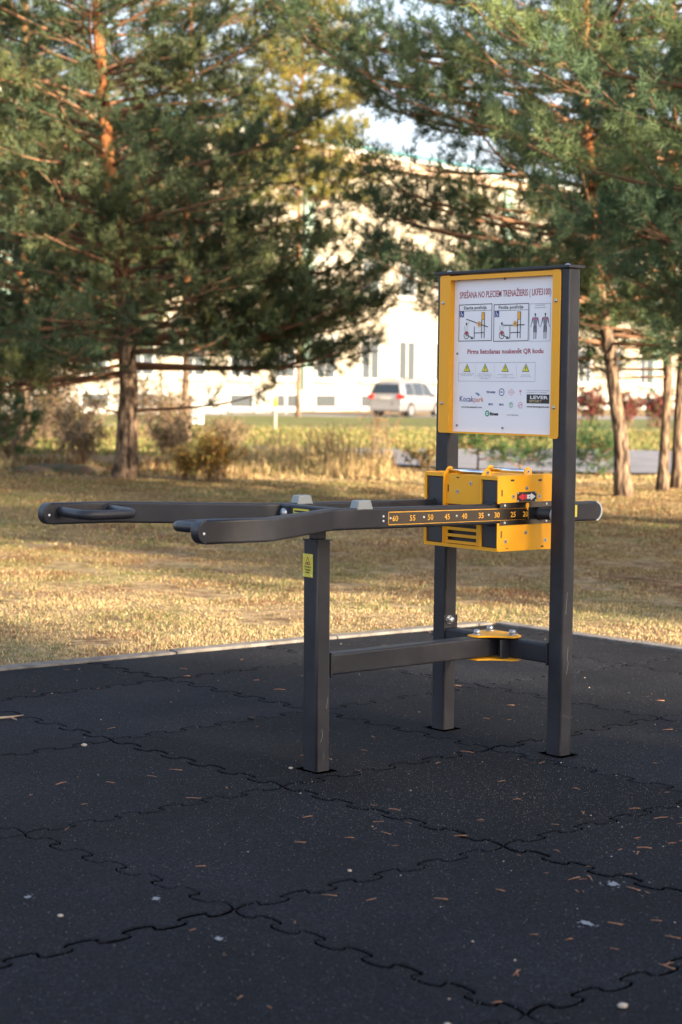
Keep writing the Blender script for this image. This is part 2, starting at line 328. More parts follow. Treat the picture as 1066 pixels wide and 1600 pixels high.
# muscle figures
for x in (.1278, .1784):
    b = BM(); z0 = 1.5145
    disc(b, x, z0+.089, .0038, Y, 0, 10, .005); rect(b, x-.0015, x+.0015, z0+.079, z0+.085, Y, 0)
    poly(b, [(x-.0125, z0+.079), (x+.0125, z0+.079), (x+.007, z0+.046), (x-.007, z0+.046)], Y, 1)
    poly(b, [(x-.011, z0+.078), (x-.002, z0+.076), (x-.003, z0+.068), (x-.010, z0+.070)], Y-.0004, 2); poly(b, [(x+.011, z0+.078), (x+.002, z0+.076), (x+.003, z0+.068), (x+.010, z0+.070)], Y-.0004, 2)
    for s in (-1, 1):
        line(b, (x+s*.0125, z0+.077), (x+s*.017, z0+.058), .0042, Y, 0); line(b, (x+s*.017, z0+.058), (x+s*.0225, z0+.043), .0028, Y, 1)
        line(b, (x+s*.0045, z0+.047), (x+s*.005, z0+.024), .0066, Y-.0003, 0); line(b, (x+s*.005, z0+.024), (x+s*.0045, z0), .0042, Y-.0003, 1)
    obj("muscle_figure", b, [INK, INKG, INKP], pan)
for x, z in ((-.2809, 1.7437), (-.0319, 1.7395), (-.2823, 1.4638), (-.2789, 1.1892), (-.0312, 1.1849)):
    b = BM(); cyl(b, (x, PY, z), (x, PY-.003, z), .0045, 10); obj("rivet", b, INKG, pan)

# ---- lower beams
b = BM(); box(b, -.0735, -.0105, -.812, -.004, .332, .407, .007, 3); beam = obj("long_beam", b, STEEL, mach)
b = BM(); box(b, -.078, -.0075, -.8165, -.811, .325, .412, .002); obj("end_flange", b, STEEL, beam)
b = BM(); box(b, -.311, -.043, .002, .062, .332, .4035, .007, 3); box(b, -.043, .238, .002, .062, .332, .4035, .007, 3); cb = obj("cross_beam", b, STEEL, mach)
for x0, x1, bz in ((-.3115, -.307, .425), (.2345, .2405, None)):
    b = BM(); box(b, x0, x1, -.004, .066, .326, .452 if bz else .409, .002); fl = obj("end_flange", b, STEEL, cb)
    if bz: b = BM(); hexbolt(b, (-.307, .02, .435), (1, 0, 0), .0135, .018); obj("bolt", b, ZINC, cb)
b = BM(); box(b, -.011, .042, -.006, .002, .328, .4045, .0025); box(b, .0385, .0435, -.045, -.004, .33, .40, .002)
br = obj("angle_bracket", b, STEEL, mach)
b = BM(); dome(b, (.018, -.007, .360), (0, -1, 0), .014, .011); obj("bolt", b, ZINC, br)
star = [(-.064, -.112), (-.035, -.120), (-.010, -.112), (.012, -.066), (.036, -.046), (.074, -.018), (.083, .010), (.066, .040), (.036, .058), (-.04, .070), (-.11, .068), (-.130, .040), (-.128, .004), (-.092, -.030), (-.072, -.066)]
b = BM(); prism(b, star, 'z', .4078, .4140, .0012); jp = obj("joint_plate", b, YEL, mach)
for x, y in ((-.038, -.088), (-.090, .030), (.044, .016)):
    b = BM(); hexbolt(b, (x, y, .414), (0, 0, 1), .0135, .018); obj("bolt", b, ZINC, jp)
b = BM(); prism(b, star, 'z', .3220, .3280, .0012); obj("joint_plate", b, YEL, mach)

# ---- rubber stop under the lever
b = BM(); box(b, -.090, -.010, -.884, -.812, .802, .806, .001); box(b, -.074, -.027, -.868, -.828, .806, .842, .004); obj("rubber_stop", b, RUBB, mach)

# ---- lever arms
def zc(y): return .8886-.012*(y+.944)
def lever(side):
    mir = (lambda x: x) if side > 0 else (lambda x: -.07-x)
    cent = [(.127, .355), (.127, -.944), (.410, -1.417), (.410, -1.657)]
    hw, hh = .02, .0365
    b = BM(); prof = []
    rr = .008
    for cx, cz, a0 in ((hw-rr, hh-rr, 0), (-hw+rr, hh-rr, 90), (-hw+rr, -hh+rr, 180), (hw-rr, -hh+rr, 270)):
        for k in range(4): a = R_(a0+k*30); prof.append((cx+rr*math.cos(a), cz+rr*math.sin(a)))
    P2 = [Vector(c) for c in cent]
    # soften bends
    path = [P2[0]]
    for i in (1, 2):
        a = (P2[i-1]-P2[i]).normalized()*.03; c = (P2[i+1]-P2[i]).normalized()*.03
        for t in (0, .25, .5, .75, 1): path.append((P2[i]+a)*(1-t)**2+P2[i]*2*t*(1-t)+(P2[i]+c)*t*t)
    path.append(P2[3]); rings = []
    for i, p in enumerate(path):
        d = (path[min(i+1, len(path)-1)]-path[max(i-1, 0)]).normalized(); n = Vector((-d.y, d.x))   # sideways
        rings.append([b.verts.new((mir(p.x-n.x*s), p.y-n.y*s, zc(p.y)+z)) for s, z in prof])
    N = len(prof)
    for A, B in zip(rings[:-1], rings[1:]):
        for k in range(N): f = b.faces.new((A[k], A[(k+1) % N], B[(k+1) % N], B[k])); f.smooth = True
    b.faces.new(rings[0]); b.faces.new(rings[-1][::-1])
    arm = obj("lever_arm", b, STEEL2, mach); wn(arm)
    # rounded user end (half disc) with rim
    def halfdisc(y0, sgn, rad, z):
        return [(y0+sgn*rad*.92*math.sin(R_(t)), z+rad*math.cos(R_(t))) for t in range(0, 181, 12)]
    zz = zc(-1.672)
    x0, x1 = sorted((mir(.3895), mir(.4305)))
    b = BM(); prism(b, halfdisc(-1.6565, -1, .0366, zz), 'x', x0, x1, .0035)
    cap = obj("end_cap", b, STEEL2, arm)
    b = BM(); xf = .4305 if side > 0 else mir(.3895); dome(b, (xf, -1.668, zz-.004), (1, 0, 0), .0042, .002); obj("screw", b, WHITE, arm)
    zz = zc(.355); x0, x1 = sorted((mir(.1063), mir(.1478)))
    b = BM(); prism(b, halfdisc(.340, 1, .0370, zz), 'x', x0, x1, .004); obj("end_cap", b, STEEL2, arm)
    b = BM(); prism(b, [(.345+.0375*.98*math.sin(R_(t)), zz+.0385*math.cos(R_(t))) for t in range(10, 171, 10)]+[(.345+.031*.98*math.sin(R_(t)), zz+.032*math.cos(R_(t))) for t in range(170, 9, -10)], 'x', x0-.001, x1+.001); obj("edge_trim", b, LGREY, arm)
    # D handle on the inner side
    inn = .390; h = BM(); zz = zc(-1.55)+.009
    pr = .176; c = .045
    pts = [(inn+.004, -1.628)]
    pts += [(inn-.05, -1.630)]
    for t in range(0, 91, 15): pts.append((inn-pr+.042-.042*math.sin(R_(t)), -1.590-.042*math.cos(R_(t))))
    for t in range(0, 91, 15): pts.append((inn-pr+.05-.05*math.cos(R_(t)), -1.485+.05*math.sin(R_(t))))
    pts += [(inn+.004, -1.435)]
    tube(h, [(mir(x), y, zz-.02*(inn-x)) for x, y in pts], .0165, 16)
    hd = obj("handle", h, STEEL2, arm)
    for y in (-1.628, -1.435): b = BM(); cyl(b, (mir(inn+.003), y, zz), (mir(inn-.005), y, zz), .023, 18); obj("handle_flange", b, STEEL2, arm)
    b = BM()   # grey bumper on top of the arm, tapered block
    y0, y1, zt = -.838, -.768, zc(-.8)+.0365
    cx = mir(.127); t = BM()
    bot = [(cx-.0235, y0), (cx+.0235, y0), (cx+.0235, y1), (cx-.0235, y1)]; top = [(cx-.019, y0+.008), (cx+.019, y0+.008), (cx+.019, y1-.008), (cx-.019, y1-.008)]
    A = [t.verts.new((x, y, zt-.006)) for x, y in bot]; B = [t.verts.new((x, y, zt+.026)) for x, y in top]
    t.faces.new(A[::-1]); t.faces.new(B)
    for i in range(4): t.faces.new((A[i], A[(i+1) % 4], B[(i+1) % 4], B[i]))
    bmesh.ops.bevel(t, geom=list(t.edges), offset=.004, segments=3, profile=.5, affect='EDGES'); merge(b, t)
    obj("bumper", b, GREYR, arm)
    return arm
armN = lever(1); armF = lever(-1)
armN["label"] = "lever arm nearest the viewer carrying the weight scale"; armF["label"] = "far lever arm with its handle in full view"
b = BM(); box(b, -.1775, .1075, -.912, -.872, zc(-.89)-.034, zc(-.89)+.0362, .006, 3); lc = obj("lever_crossbar", b, STEEL2, mach)
b = BM(); box(b, -.176, -.128, -.9165, -.911, zc(-.89)-.030, zc(-.89)+.031, .002); dome(b, (-.152, -.9175, zc(-.89)+.004), (0, -1, 0), .019, .012, 1, 16); obj("bolted_bracket", b, [STEEL2, ZINC], lc)
b = BM(); box(b, -.105, -.02, -.9135, -.9118, zc(-.89)-.024, zc(-.89)+.024); box(b, -.098, -.03, -.9142, -.9134, zc(-.89)+.012, zc(-.89)+.018, mi=1); obj("warning_label", b, [LABEL, INK], lc)
# scale plate on the near arm
sk = Matrix.Shear('XZ', 4, (0, 0))
b = BM(); SX = .1472
def skew(me):   # follow the slope of the arm
    for v in me.vertices: v.co.z += -.012*(v.co.y+.36)
    return me
ZS = .8810
prism(b, [(-.699, ZS-.020), (-.6955, ZS-.024), (-.0185, ZS-.022), (-.0185, ZS+.0215), (-.6955, ZS+.0225), (-.699, ZS+.019)], 'x', SX, SX+.0015)
sp = obj("scale_plate", b, ORANGE, mach); skew(sp.data)
b = BM(); box(b, SX+.0012, SX+.0024, -.6965, -.021, ZS-.0205, ZS+.0190); o = obj("polished_face", b, STAIN, sp); skew(o.data)
nums = ((60, -.6682), (55, -.5887), (50, -.5047), (45, -.4255), (40, -.3418), (35, -.2599), (30, -.1800), (25, -.0985), (20, -.0350))
for n_, yy in nums:
    b = BM(); me = text_mesh(str(n_), -.0130, .0130, -.0105, .0095, 0, bold=.012)
    for v in me.vertices: v.co = Vector((SX+.0028, yy+v.co.x, ZS+v.co.z))
    join_me(b, me); o = obj("scale_number", b, ORANGE, sp); skew(o.data)
for xx_, yy, dz_ in ((.0026, -.69, 0), (.0026, -.536, 0), (.0026, -.380, 0), (.0026, -.222, 0), (.0005, -.72, .007), (.0005, -.72, -.009)): b = BM(); dome(b, (SX+xx_, yy, ZS+dz_), (1, 0, 0), .0042, .002); o = obj("rivet", b, WHITE, sp); skew(o.data)

# ---- weight carriage (yellow housing)
car = BM()
FB, BB, XL, XR, ZB, ZT = -.188, .150, -.232, .160, .745, 1.019
T = .004
def side_plate(b, x, outer):
    # upper and lower folded plates with a gap for the lever
    prism(b, [(FB, .918), (FB, ZT-.008), (FB+.008, ZT), (BB, ZT), (BB, .916)], 'x', x, x+outer*T, .001)
    prism(b, [(FB+.006, ZB), (FB, ZB+.008), (FB, .848), (BB, .846), (BB, ZB-.003)], 'x', x, x+outer*T, .001)
side_plate(car, XR-T, 1); side_plate(car, XL, 1)
# inner lug plates, top lugs rounded
for x in (-.128, .070):
    pts = [(FB-.002, ZB+.002), (BB, ZB+.002), (BB, ZT-.012)]
    for yc in (.052, -.158):
        pts += [(yc+.024, ZT-.010)]
        for t in range(20, 181-20, 20): pts.append((yc+.0185*math.cos(R_(t)), ZT+.006+.0170*math.sin(R_(t))))
        pts += [(yc-.024, ZT-.010)] if yc > 0 else [(FB-.002, ZT-.006)]
    prism(car, pts, 'x', x, x+.005, .0008)
# front face pieces
box(car, XL+T, -.219, FB-.001, FB+.003, ZB+.002, ZT-.002)                 # outer left stile
box(car, XL+T, -.128, FB-.0012, FB+.0028, ZT-.014, ZT-.002)               # top rail left
box(car, .075, XR-T, FB-.0012, FB+.0028, ZT-.016, ZT-.002)                # top rail right
box(car, XL+T, XR-T, FB-.0014, FB+.0026, ZB, ZB+.012)                     # bottom rail
box(car, -.123, .070, FB+.010, FB+.014, .905, ZT-.004)                    # centre plate (upper)
box(car, -.123, -.108, FB+.006, FB+.010, ZB+.012, .880); box(car, .046, .070, FB+.006, FB+.010, ZB+.012, .880)
for k in range(5): box(car, -.108, .046, FB+.006, FB+.010, ZB+.014+k*.0245, ZB+.025+k*.0245)
box(car, XL+T, XR-T, FB+.004, BB, ZB-.0005, ZB+.0035)
box(car, XL+T, -.130, FB+.003, BB, ZT-.007, ZT-.003); box(car, .077, XR-T, FB+.003, BB, ZT-.007, ZT-.003); box(car, -.121, .068, FB+.06, BB, ZT-.012, ZT-.008)
cg = obj("weight_carriage", car, YEL, mach)
b = BM(); box(b, -.217, -.134, FB+.0045, FB+.0165, ZB+.013, ZT-.016, .003); box(b, .077, .1535, FB+.0045, FB+.0125, .9215, ZT-.017, .002); box(b, .077, .1465, FB+.0045, FB+.0125, .8385, .9215); box(b, .077, .1535, FB+.0045, FB+.0125, ZB+.013, .8385, .002); box(b, -.123, .069, FB+.022, FB+.10, ZB+.012, .90)
obj("dark_infill", b, DARKB, cg)
for s, mir in ((1, lambda x: x), (-1, lambda x: -.07-x)):
    b = BM(); xa, xb = sorted((mir(.102), mir(.1468))); prism(b, rrect(xa-.002, xb, zc(-.19)-.043, zc(-.19)+.043, .014, ('tl', 'tr', 'bl', 'br')), 'y', FB-.0035, FB+.010, .002); obj("rubber_collar", b, RUBB, cg)
for yy in (-.158, .052):
    b = BM(); cyl(b, (-.122, yy, ZT+.007), (.069, yy, ZT+.007), .0090, 16); r_ = obj("chrome_rod", b, CHROME, mach)
    b = BM(); cyl(b, (.075, yy, ZT+.007), (.0768, yy, ZT+.007), .0085, 14); cyl(b, (.0768, yy, ZT+.007), (.0774, yy, ZT+.007), .0035, 8, mi=1); obj("rod_screw", b, [ZINC, INK], r_)
def allen(x, y, z, nrm, par):
    b = BM(); n_ = Vector(nrm); p = Vector((x, y, z)); cyl(b, p-n_*.001, p+n_*.0012, .0075, 14); cyl(b, p+n_*.0012, p+n_*.0018, .003, 6, mi=1); obj("allen_screw", b, [ZINC, INK], par)
for z, y in ((.971, -.0411), (.9424, -.1095), (.9397, .0248), (.8092, -.0424), (.781, -.1457), (.7773, .0597)): allen(XR+.0006, y, z, (1, 0, 0), cg)
allen(-.0608, FB+.0095, .9521, (0, -1, 0), cg); allen(.009, FB+.0095, .9849, (0, -1, 0), cg)
for y, z, hy, hz in ((-.115, 1.0010, .009, .0035), (.028, .9990, .009, .0035), (-.1671, .9563, .0028, .012), (-.1677, .8067, .0028, .0125), (-.137, .7555, .007, .0012), (.045, .7545, .007, .003)):
    b = BM(); box(b, XR-.001, XR+.0006, y-hy, y+hy, z-hz, z+hz); obj("slot_mark", b, INK, cg)
for x, z, hx, hz in ((-.111, .962, .0028, .013), (-.060, 1.0035, .007, .0022)): b = BM(); box(b, x-hx, x+hx, FB+.0094, FB+.0104, z-hz, z+hz); obj("slot_mark", b, INK, cg)
b = BM(); box(b, XR+.0002, XR+.0012, -.0905, .0095, .9220, .9580); mk = obj("arrow_plate", b, INK, mach)
b = BM(); xx = XR+.0017
def ply(b, pts, x, mi): f = b.faces.new([b.verts.new((x, p[0], p[1])) for p in pts]); f.material_index = mi
cy, cz = -.0405, .940
ply(b, [(cy-.001, cz-.0075), (cy-.001, cz+.0075), (cy-.020, cz+.0075), (cy-.020, cz+.014), (cy-.044, cz), (cy-.020, cz-.014), (cy-.020, cz-.0075)], xx, 0)
ply(b, [(cy+.001, cz-.0075), (cy+.020, cz-.0075), (cy+.020, cz-.014), (cy+.044, cz), (cy+.020, cz+.014), (cy+.020, cz+.0075), (cy+.001, cz+.0075)], xx, 1)
for yy in (-.012, .012): ply(b, [(cy+yy+.003*math.cos(k), cz+.003*math.sin(k)) for k in [i*.785 for i in range(8)]], xx+.0005, 2)
for dy in (-.046, .046):
    for dz in (-.0145, .0145): dome(b, (XR+.0014, cy+dy, cz+dz), (1, 0, 0), .0028, .0015, 1, 8)
obj("arrows", b, [RED, WHITE, INK], mk)
b = BM()   # polished guide strips along the slot
box(b, XR+.0002, XR+.002, FB+.010, BB, .9010, .9210); box(b, XR+.0002, XR+.002, FB+.010, BB, .8395, .8575)
gs = obj("guide_strip", b, MIRR, mach)
for y in (-.153, .062):
    for z in (.9110, .8485): b = BM(); dome(b, (XR+.0022, y, z), (1, 0, 0), .0045, .002); obj("rivet", b, WHITE, gs)
b = BM(); ply(b, [(-.047, .903), (-.038, .893), (-.029, .903), (-.029, .915), (-.047, .915)], XR+.0026, 0); prism(b, [(-.045, .905), (-.038, .891), (-.031, .905), (-.034, .918), (-.042, .918)], 'x', XR+.001, XR+.004); obj("pointer", b, YEL, mach)
b = BM(); cyl(b, (-.312, .033, .876), (.2415, .033, .876), .021, 20); cyl(b, (.158, .033, .876), (.166, .033, .876), .026, 20); cyl(b, (.232, .033, .876), (.2408, .033, .876), .028, 20, mi=1); obj("pivot_tube", b, [RUBB, LGREY], mach)
# warning label on the short post
b = BM(); box(b, -.0855, -.0315, -.8840, -.8824, .676, .756); wl = obj("warning_label", b, LABEL, mach)
b = BM(); yl = -.8846; cx = -.0585; poly(b, [(cx-.0155, .7185), (cx+.0155, .7185), (cx, .748)], yl, 0); poly(b, [(cx-.0105, .7215), (cx+.0105, .7215), (cx, .7415)], yl-.0004, 1)
poly(b, [(cx-.006, .7225), (cx+.006, .7225), (cx+.005, .7275), (cx-.002, .7285), (cx-.005, .7260)], yl-.0008, 2)
for s, z, hw_ in (("The Risk of", .7085, .018), ("Trapping", .6990, .0155), ("Hand", .6895, .010)): join_me(b, text_mesh(s, cx-hw_, cx+hw_, z, z+.0062, yl, bold=.05), 2)
for x_ in (-.0795, -.0375):
    for z_ in (.749, .683): dome(b, (x_, yl, z_), (0, -1, 0), .0030, .0015, 3, 8)
obj("label_print", b, [INKR, LABEL, INK, WHITE], wl)
# sticker at rear of near arm
b = BM(); box(b, .1474, .1484, .222, .242, .855, .900); obj("yellow_sticker", b, LABEL, armN)

# ================================================================== GROUND
def fastmesh(name, verts, faces, tint=None):
    """verts (n,3), faces (m,k) numpy"""
    me = bpy.data.meshes.new(name); verts = np.asarray(verts, dtype=np.float32); faces = np.asarray(faces, dtype=np.int32)
    k = faces.shape[1]; me.vertices.add(len(verts)); me.vertices.foreach_set("co", verts.ravel())
    me.loops.add(faces.size); me.loops.foreach_set("vertex_index", faces.ravel())
    me.polygons.add(len(faces)); me.polygons.foreach_set("loop_start", np.arange(0, faces.size, k, dtype=np.int32))
    try: me.polygons.foreach_set("loop_total", np.full(len(faces), k, dtype=np.int32))
    except Exception: pass
    me.update(calc_edges=True)
    if tint is not None:
        a = me.color_attributes.new("tint", 'FLOAT_COLOR', 'POINT'); c = np.ones((len(verts), 4), dtype=np.float32); c[:, :3] = tint; a.data.foreach_set("color", c.ravel())
    return me
def gmat(name, cols, scales, bump=.02, rough=.95):
    """ground made of several blended colours"""
    M = bpy.data.materials.new(name); M.use_nodes = True; n = M.node_tree.nodes; l = M.node_tree.links; b = n["Principled BSDF"]
    b.inputs["Roughness"].default_value = rough; b.inputs["Specular IOR Level"].default_value = .2
    tc = n.new("ShaderNodeTexCoord"); prev = None
    for i, (c, s) in enumerate(zip(cols[1:], scales)):
        t = n.new("ShaderNodeTexNoise"); t.inputs["Scale"].default_value = s; t.inputs["Detail"].default_value = 8; t.inputs["Roughness"].default_value = .65
        mp = n.new("ShaderNodeMapping"); mp.inputs["Location"].default_value = (i*7.3, i*3.1, 0); l.new(tc.outputs["Object"], mp.inputs["Vector"]); l.new(mp.outputs[0], t.inputs["Vector"])
        rp = n.new("ShaderNodeValToRGB"); rp.color_ramp.elements[0].position = .42; rp.color_ramp.elements[1].position = .62; l.new(t.outputs[0], rp.inputs[0])
        mx = n.new("ShaderNodeMix"); mx.data_type = 'RGBA'; l.new(rp.outputs[0], mx.inputs[0])
        if prev is None: mx.inputs[6].default_value = (*cols[0], 1)
        else: l.new(prev, mx.inputs[6])
        mx.inputs[7].default_value = (*c, 1); prev = mx.outputs[2]
    l.new(prev, b.inputs["Base Color"])
    t = n.new("ShaderNodeTexNoise"); t.inputs["Scale"].default_value = 60; t.inputs["Detail"].default_value = 6; l.new(tc.outputs["Object"], t.inputs["Vector"])
    bp = n.new("ShaderNodeBump"); bp.inputs["Strength"].default_value = 1; bp.inputs["Distance"].default_value = bump; l.new(t.outputs[0], bp.inputs["Height"]); l.new(bp.outputs[0], b.inputs["Normal"])
    return M
LAWN = gmat("dry_lawn", [(.24, .17, .09), (.11, .11, .04), (.10, .05, .03), (.32, .24, .14)], [2.2, 1.6, 9])
GREEN = gmat("green_lawn", [(.09, .13, .035), (.16, .17, .06), (.12, .10, .05)], [.5, .3])
def gz(x, y):   # terrain height beyond the pad
    h = 0.02*math.sin(x*.7+1)*math.sin(y*.45) if y > 12 else 0
    if y > 84: h += .02*(min(y, 92)-84)
    if 22 < y < 31: h += .10*max(0, min(1, 1.5-x))*math.sin((y-22)/9*math.pi)*(.6+.4*math.sin(x*.5))
    return h
# one big sheet
ys = list(np.concatenate([np.arange(-40, 8, 4.), np.arange(8, 40, .8), np.arange(40, 140, 5.), [180, 300, 700, 1500]])); xs = list(np.concatenate([[-900, -300, -120, -60], np.arange(-40, 41, 1.0), [60, 120, 300, 900]]))
V = [(x, y, gz(x, y)-.012) for y in ys for x in xs]; nx = len(xs)
Fc = [(j*nx+i, j*nx+i+1, (j+1)*nx+i+1, (j+1)*nx+i) for j in range(len(ys)-1) for i in range(nx-1)]
g = fastmesh("ground", V, Fc); obj("ground", g, LAWN, kind='structure', smooth=True)

# ---- rubber mat
TH = .7307; E1 = Vector((math.cos(TH), math.sin(TH))); E2 = Vector((-math.sin(TH), math.cos(TH))); G0 = Vector((.407, 3.745))
# pad edges, measured: left edge line and right edge line meeting at the far corner
K0, K1, K2 = Vector((-3.20, 7.02)), Vector((.87, 10.10)), Vector((4.5, 6.02))
RUB = bpy.data.materials.new("rubber_granulate"); RUB.use_nodes = True
n = RUB.node_tree.nodes; l = RUB.node_tree.links; bb = n["Principled BSDF"]; tc = n.new("ShaderNodeTexCoord")
t1 = n.new("ShaderNodeTexNoise"); t1.inputs["Scale"].default_value = 1.4; t1.inputs["Detail"].default_value = 7; t1.inputs["Roughness"].default_value = .65
t2 = n.new("ShaderNodeTexVoronoi"); t2.inputs["Scale"].default_value = 190
t3 = n.new("ShaderNodeTexNoise"); t3.inputs["Scale"].default_value = 260; t3.inputs["Detail"].default_value = 3
for t in (t1, t2, t3): l.new(tc.outputs["Object"], t.inputs["Vector"])
r = n.new("ShaderNodeValToRGB"); r.color_ramp.elements[0].position = .3; r.color_ramp.elements[1].position = .72; r.color_ramp.elements[0].color = (.0036, .0044, .0072, 1); r.color_ramp.elements[1].color = (.0100, .0116, .0170, 1); l.new(t1.outputs[0], r.inputs[0])
r3 = n.new("ShaderNodeValToRGB"); r3.color_ramp.elements[0].position = .60; r3.color_ramp.elements[1].position = .78; l.new(t3.outputs[0], r3.inputs[0])
mx = n.new("ShaderNodeMix"); mx.data_type = 'RGBA'; l.new(r3.outputs[0], mx.inputs[0]); l.new(r.outputs[0], mx.inputs[6]); mx.inputs[7].default_value = (.045, .045, .052, 1)
vc = n.new("ShaderNodeTexVoronoi"); vc.inputs["Scale"].default_value = 230; l.new(tc.outputs["Object"], vc.inputs["Vector"])
hs = n.new("ShaderNodeSeparateColor"); l.new(vc.outputs["Color"], hs.inputs[0]); pw = n.new("ShaderNodeMath"); pw.operation = 'POWER'; l.new(hs.outputs[0], pw.inputs[0]); pw.inputs[1].default_value = 2.2
ml = n.new("ShaderNodeMapRange"); l.new(pw.outputs[0], ml.inputs[0]); ml.inputs[3].default_value = .35; ml.inputs[4].default_value = 2.6
vm_ = n.new("ShaderNodeVectorMath"); vm_.operation = 'SCALE'; l.new(mx.outputs[2], vm_.inputs[0]); l.new(ml.outputs[0], vm_.inputs["Scale"])
l.new(vm_.outputs[0], bb.inputs["Base Color"]); bb.inputs["Roughness"].default_value = .92; bb.inputs["Specular IOR Level"].default_value = .16
bp = n.new("ShaderNodeBump"); bp.inputs["Strength"].default_value = .55; bp.inputs["Distance"].default_value = .004; l.new(t2.outputs[0], bp.inputs["Height"]); l.new(bp.outputs[0], bb.inputs["Normal"])
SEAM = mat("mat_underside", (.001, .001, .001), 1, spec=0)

def inside_clip(p): return p
def seam(h0, vert, i, j):
    """points along a puzzle edge from corner (i,j) to the next; returns list of grid coordinates"""
    P = []; N = 72; per = 6
    rs = random.Random(i*91+j*17+(5 if vert else 0)); am = .024*rs.uniform(.9, 1.1)
    for k in range(N+1):
        s = k/N; th = 2*math.pi*per*s; env = min(1, s*14, (1-s)*14)
        off = am*math.sin(th)*env; s2 = s+(.021*math.sin(2*th))*env*-1
        P.append((i+off, j+s2) if vert else (i+s2, j+off))
    return P
rm = BM()
cl_l = (K1-K0).normalized(); nl = Vector((cl_l.y, -cl_l.x))     # inside is to the right of K0->K1
cl_r = (K2-K1).normalized(); nr = Vector((cl_r.y, -cl_r.x))
rj = random.Random(8)
for i in range(-6, 8):
    for j in range(-3, 9):
        c = G0+E1*(i+.5)+E2*(j+.5)
        if c.y < -.5 or abs(c.x) > 7: continue
        if (c-K0).dot(nl) < -.85 or (c-K1).dot(nr) < -.85: continue
        bot = seam(0, False, i, j); rgt = seam(0, True, i+1, j); top = seam(0, False, i, j+1); lef = seam(0, True, i, j)
        loop = bot[:-1]+rgt[:-1]+top[::-1][:-1]+lef[::-1][:-1]
        W2 = [G0+E1*a+E2*b_ for a, b_ in loop]
        def clip(poly_, pt, nn):
            out = []
            for k in range(len(poly_)):
                p, q = poly_[k-1], poly_[k]; dp, dq = (p-pt).dot(nn)-.004, (q-pt).dot(nn)-.004
                if (dp < 0) != (dq < 0): out.append(p+(q-p)*(dp/(dp-dq)))
                if dq >= 0: out.append(q)
            return out
        for (pt, nn) in ((K0, nl), (K1, nr)):
            if W2: W2 = clip(W2, pt, nn)
        cl = []
        for p in W2:
            if not cl or (p-cl[-1]).length > .0015: cl.append(p)
        if len(cl) < 4: continue
        area = sum(cl[k-1].x*cl[k].y-cl[k].x*cl[k-1].y for k in range(len(cl)))
        if abs(area) < .01: continue
        if area < 0: cl.reverse()
        M_ = len(cl); nrm = []
        for k in range(M_):
            t_ = (cl[(k+1) % M_]-cl[k-1]); t_ = t_.normalized() if t_.length > 1e-6 else Vector((1, 0)); nrm.append(Vector((-t_.y, t_.x)))
        gap = rj.uniform(.0024, .0042); dz = rj.uniform(-.001, .001); tx, ty = rj.uniform(-.0012, .0012), rj.uniform(-.0012, .0012)
        R3 = []
        for off, zz in ((gap, -.022), (gap, -.0035), (gap+.0022, -.0014), (gap+.006, 0)):
            R3.append([rm.verts.new((p.x+q.x*off, p.y+q.y*off, zz+(dz+tx*(p.x-c.x)+ty*(p.y-c.y) if zz > -.02 else 0))) for p, q in zip(cl, nrm)])
        tone = rj.choice((0, 0, 2, 3))
        for kk, (A, B) in enumerate(zip(R3[:-1], R3[1:])):
            for k in range(M_): f = rm.faces.new((A[k], A[(k+1) % M_], B[(k+1) % M_], B[k])); f.material_index = 1 if kk == 0 else tone; f.smooth = kk > 0
        c2 = [Vector((v.co.x, v.co.y)) for v in R3[-1]]
        vo, eo, fo, ov_, _, _ = delaunay_2d_cdt(c2, [], [list(range(M_))], 1, 1e-6)
        vmap = []
        for p, orig in zip(vo, ov_): vmap.append(R3[-1][orig[0]] if orig else rm.verts.new((p.x, p.y, dz)))
        for tri in fo:
            try: rm.faces.new([vmap[q] for q in tri]).material_index = tone
            except ValueError: pass
b_base = [(-5, 1), (-3.2, 7.0), (.87, 10.08), (4.4, 6.0), (4.4, 1), (0, -1)]
f = rm.faces.new([rm.verts.new((x, y, -.011)) for x, y in b_base]); f.material_index = 1
_c, _s = math.cos(ANG), math.sin(ANG)
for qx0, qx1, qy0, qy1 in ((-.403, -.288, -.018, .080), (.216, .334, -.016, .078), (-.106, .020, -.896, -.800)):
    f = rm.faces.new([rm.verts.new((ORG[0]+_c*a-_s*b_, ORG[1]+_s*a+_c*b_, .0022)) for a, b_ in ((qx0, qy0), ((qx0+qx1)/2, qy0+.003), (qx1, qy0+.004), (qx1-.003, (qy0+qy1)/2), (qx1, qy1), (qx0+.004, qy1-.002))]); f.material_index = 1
bmesh.ops.triangulate(rm, faces=[f for f in rm.faces if len(f.verts) > 4])
RUBS = [RUB]
for kk_, (lo_, hi_) in enumerate(((.28, 2.1), (.45, 3.1))):
    r__ = RUB.copy(); r__.name = "rubber_granulate_tone"; mn = [q for q in r__.node_tree.nodes if q.type == 'MAP_RANGE'][0]; mn.inputs[3].default_value = lo_; mn.inputs[4].default_value = hi_; RUBS.append(r__)
mato = obj("rubber_paving", rm, [RUB, SEAM]+RUBS[1:], kind='structure')

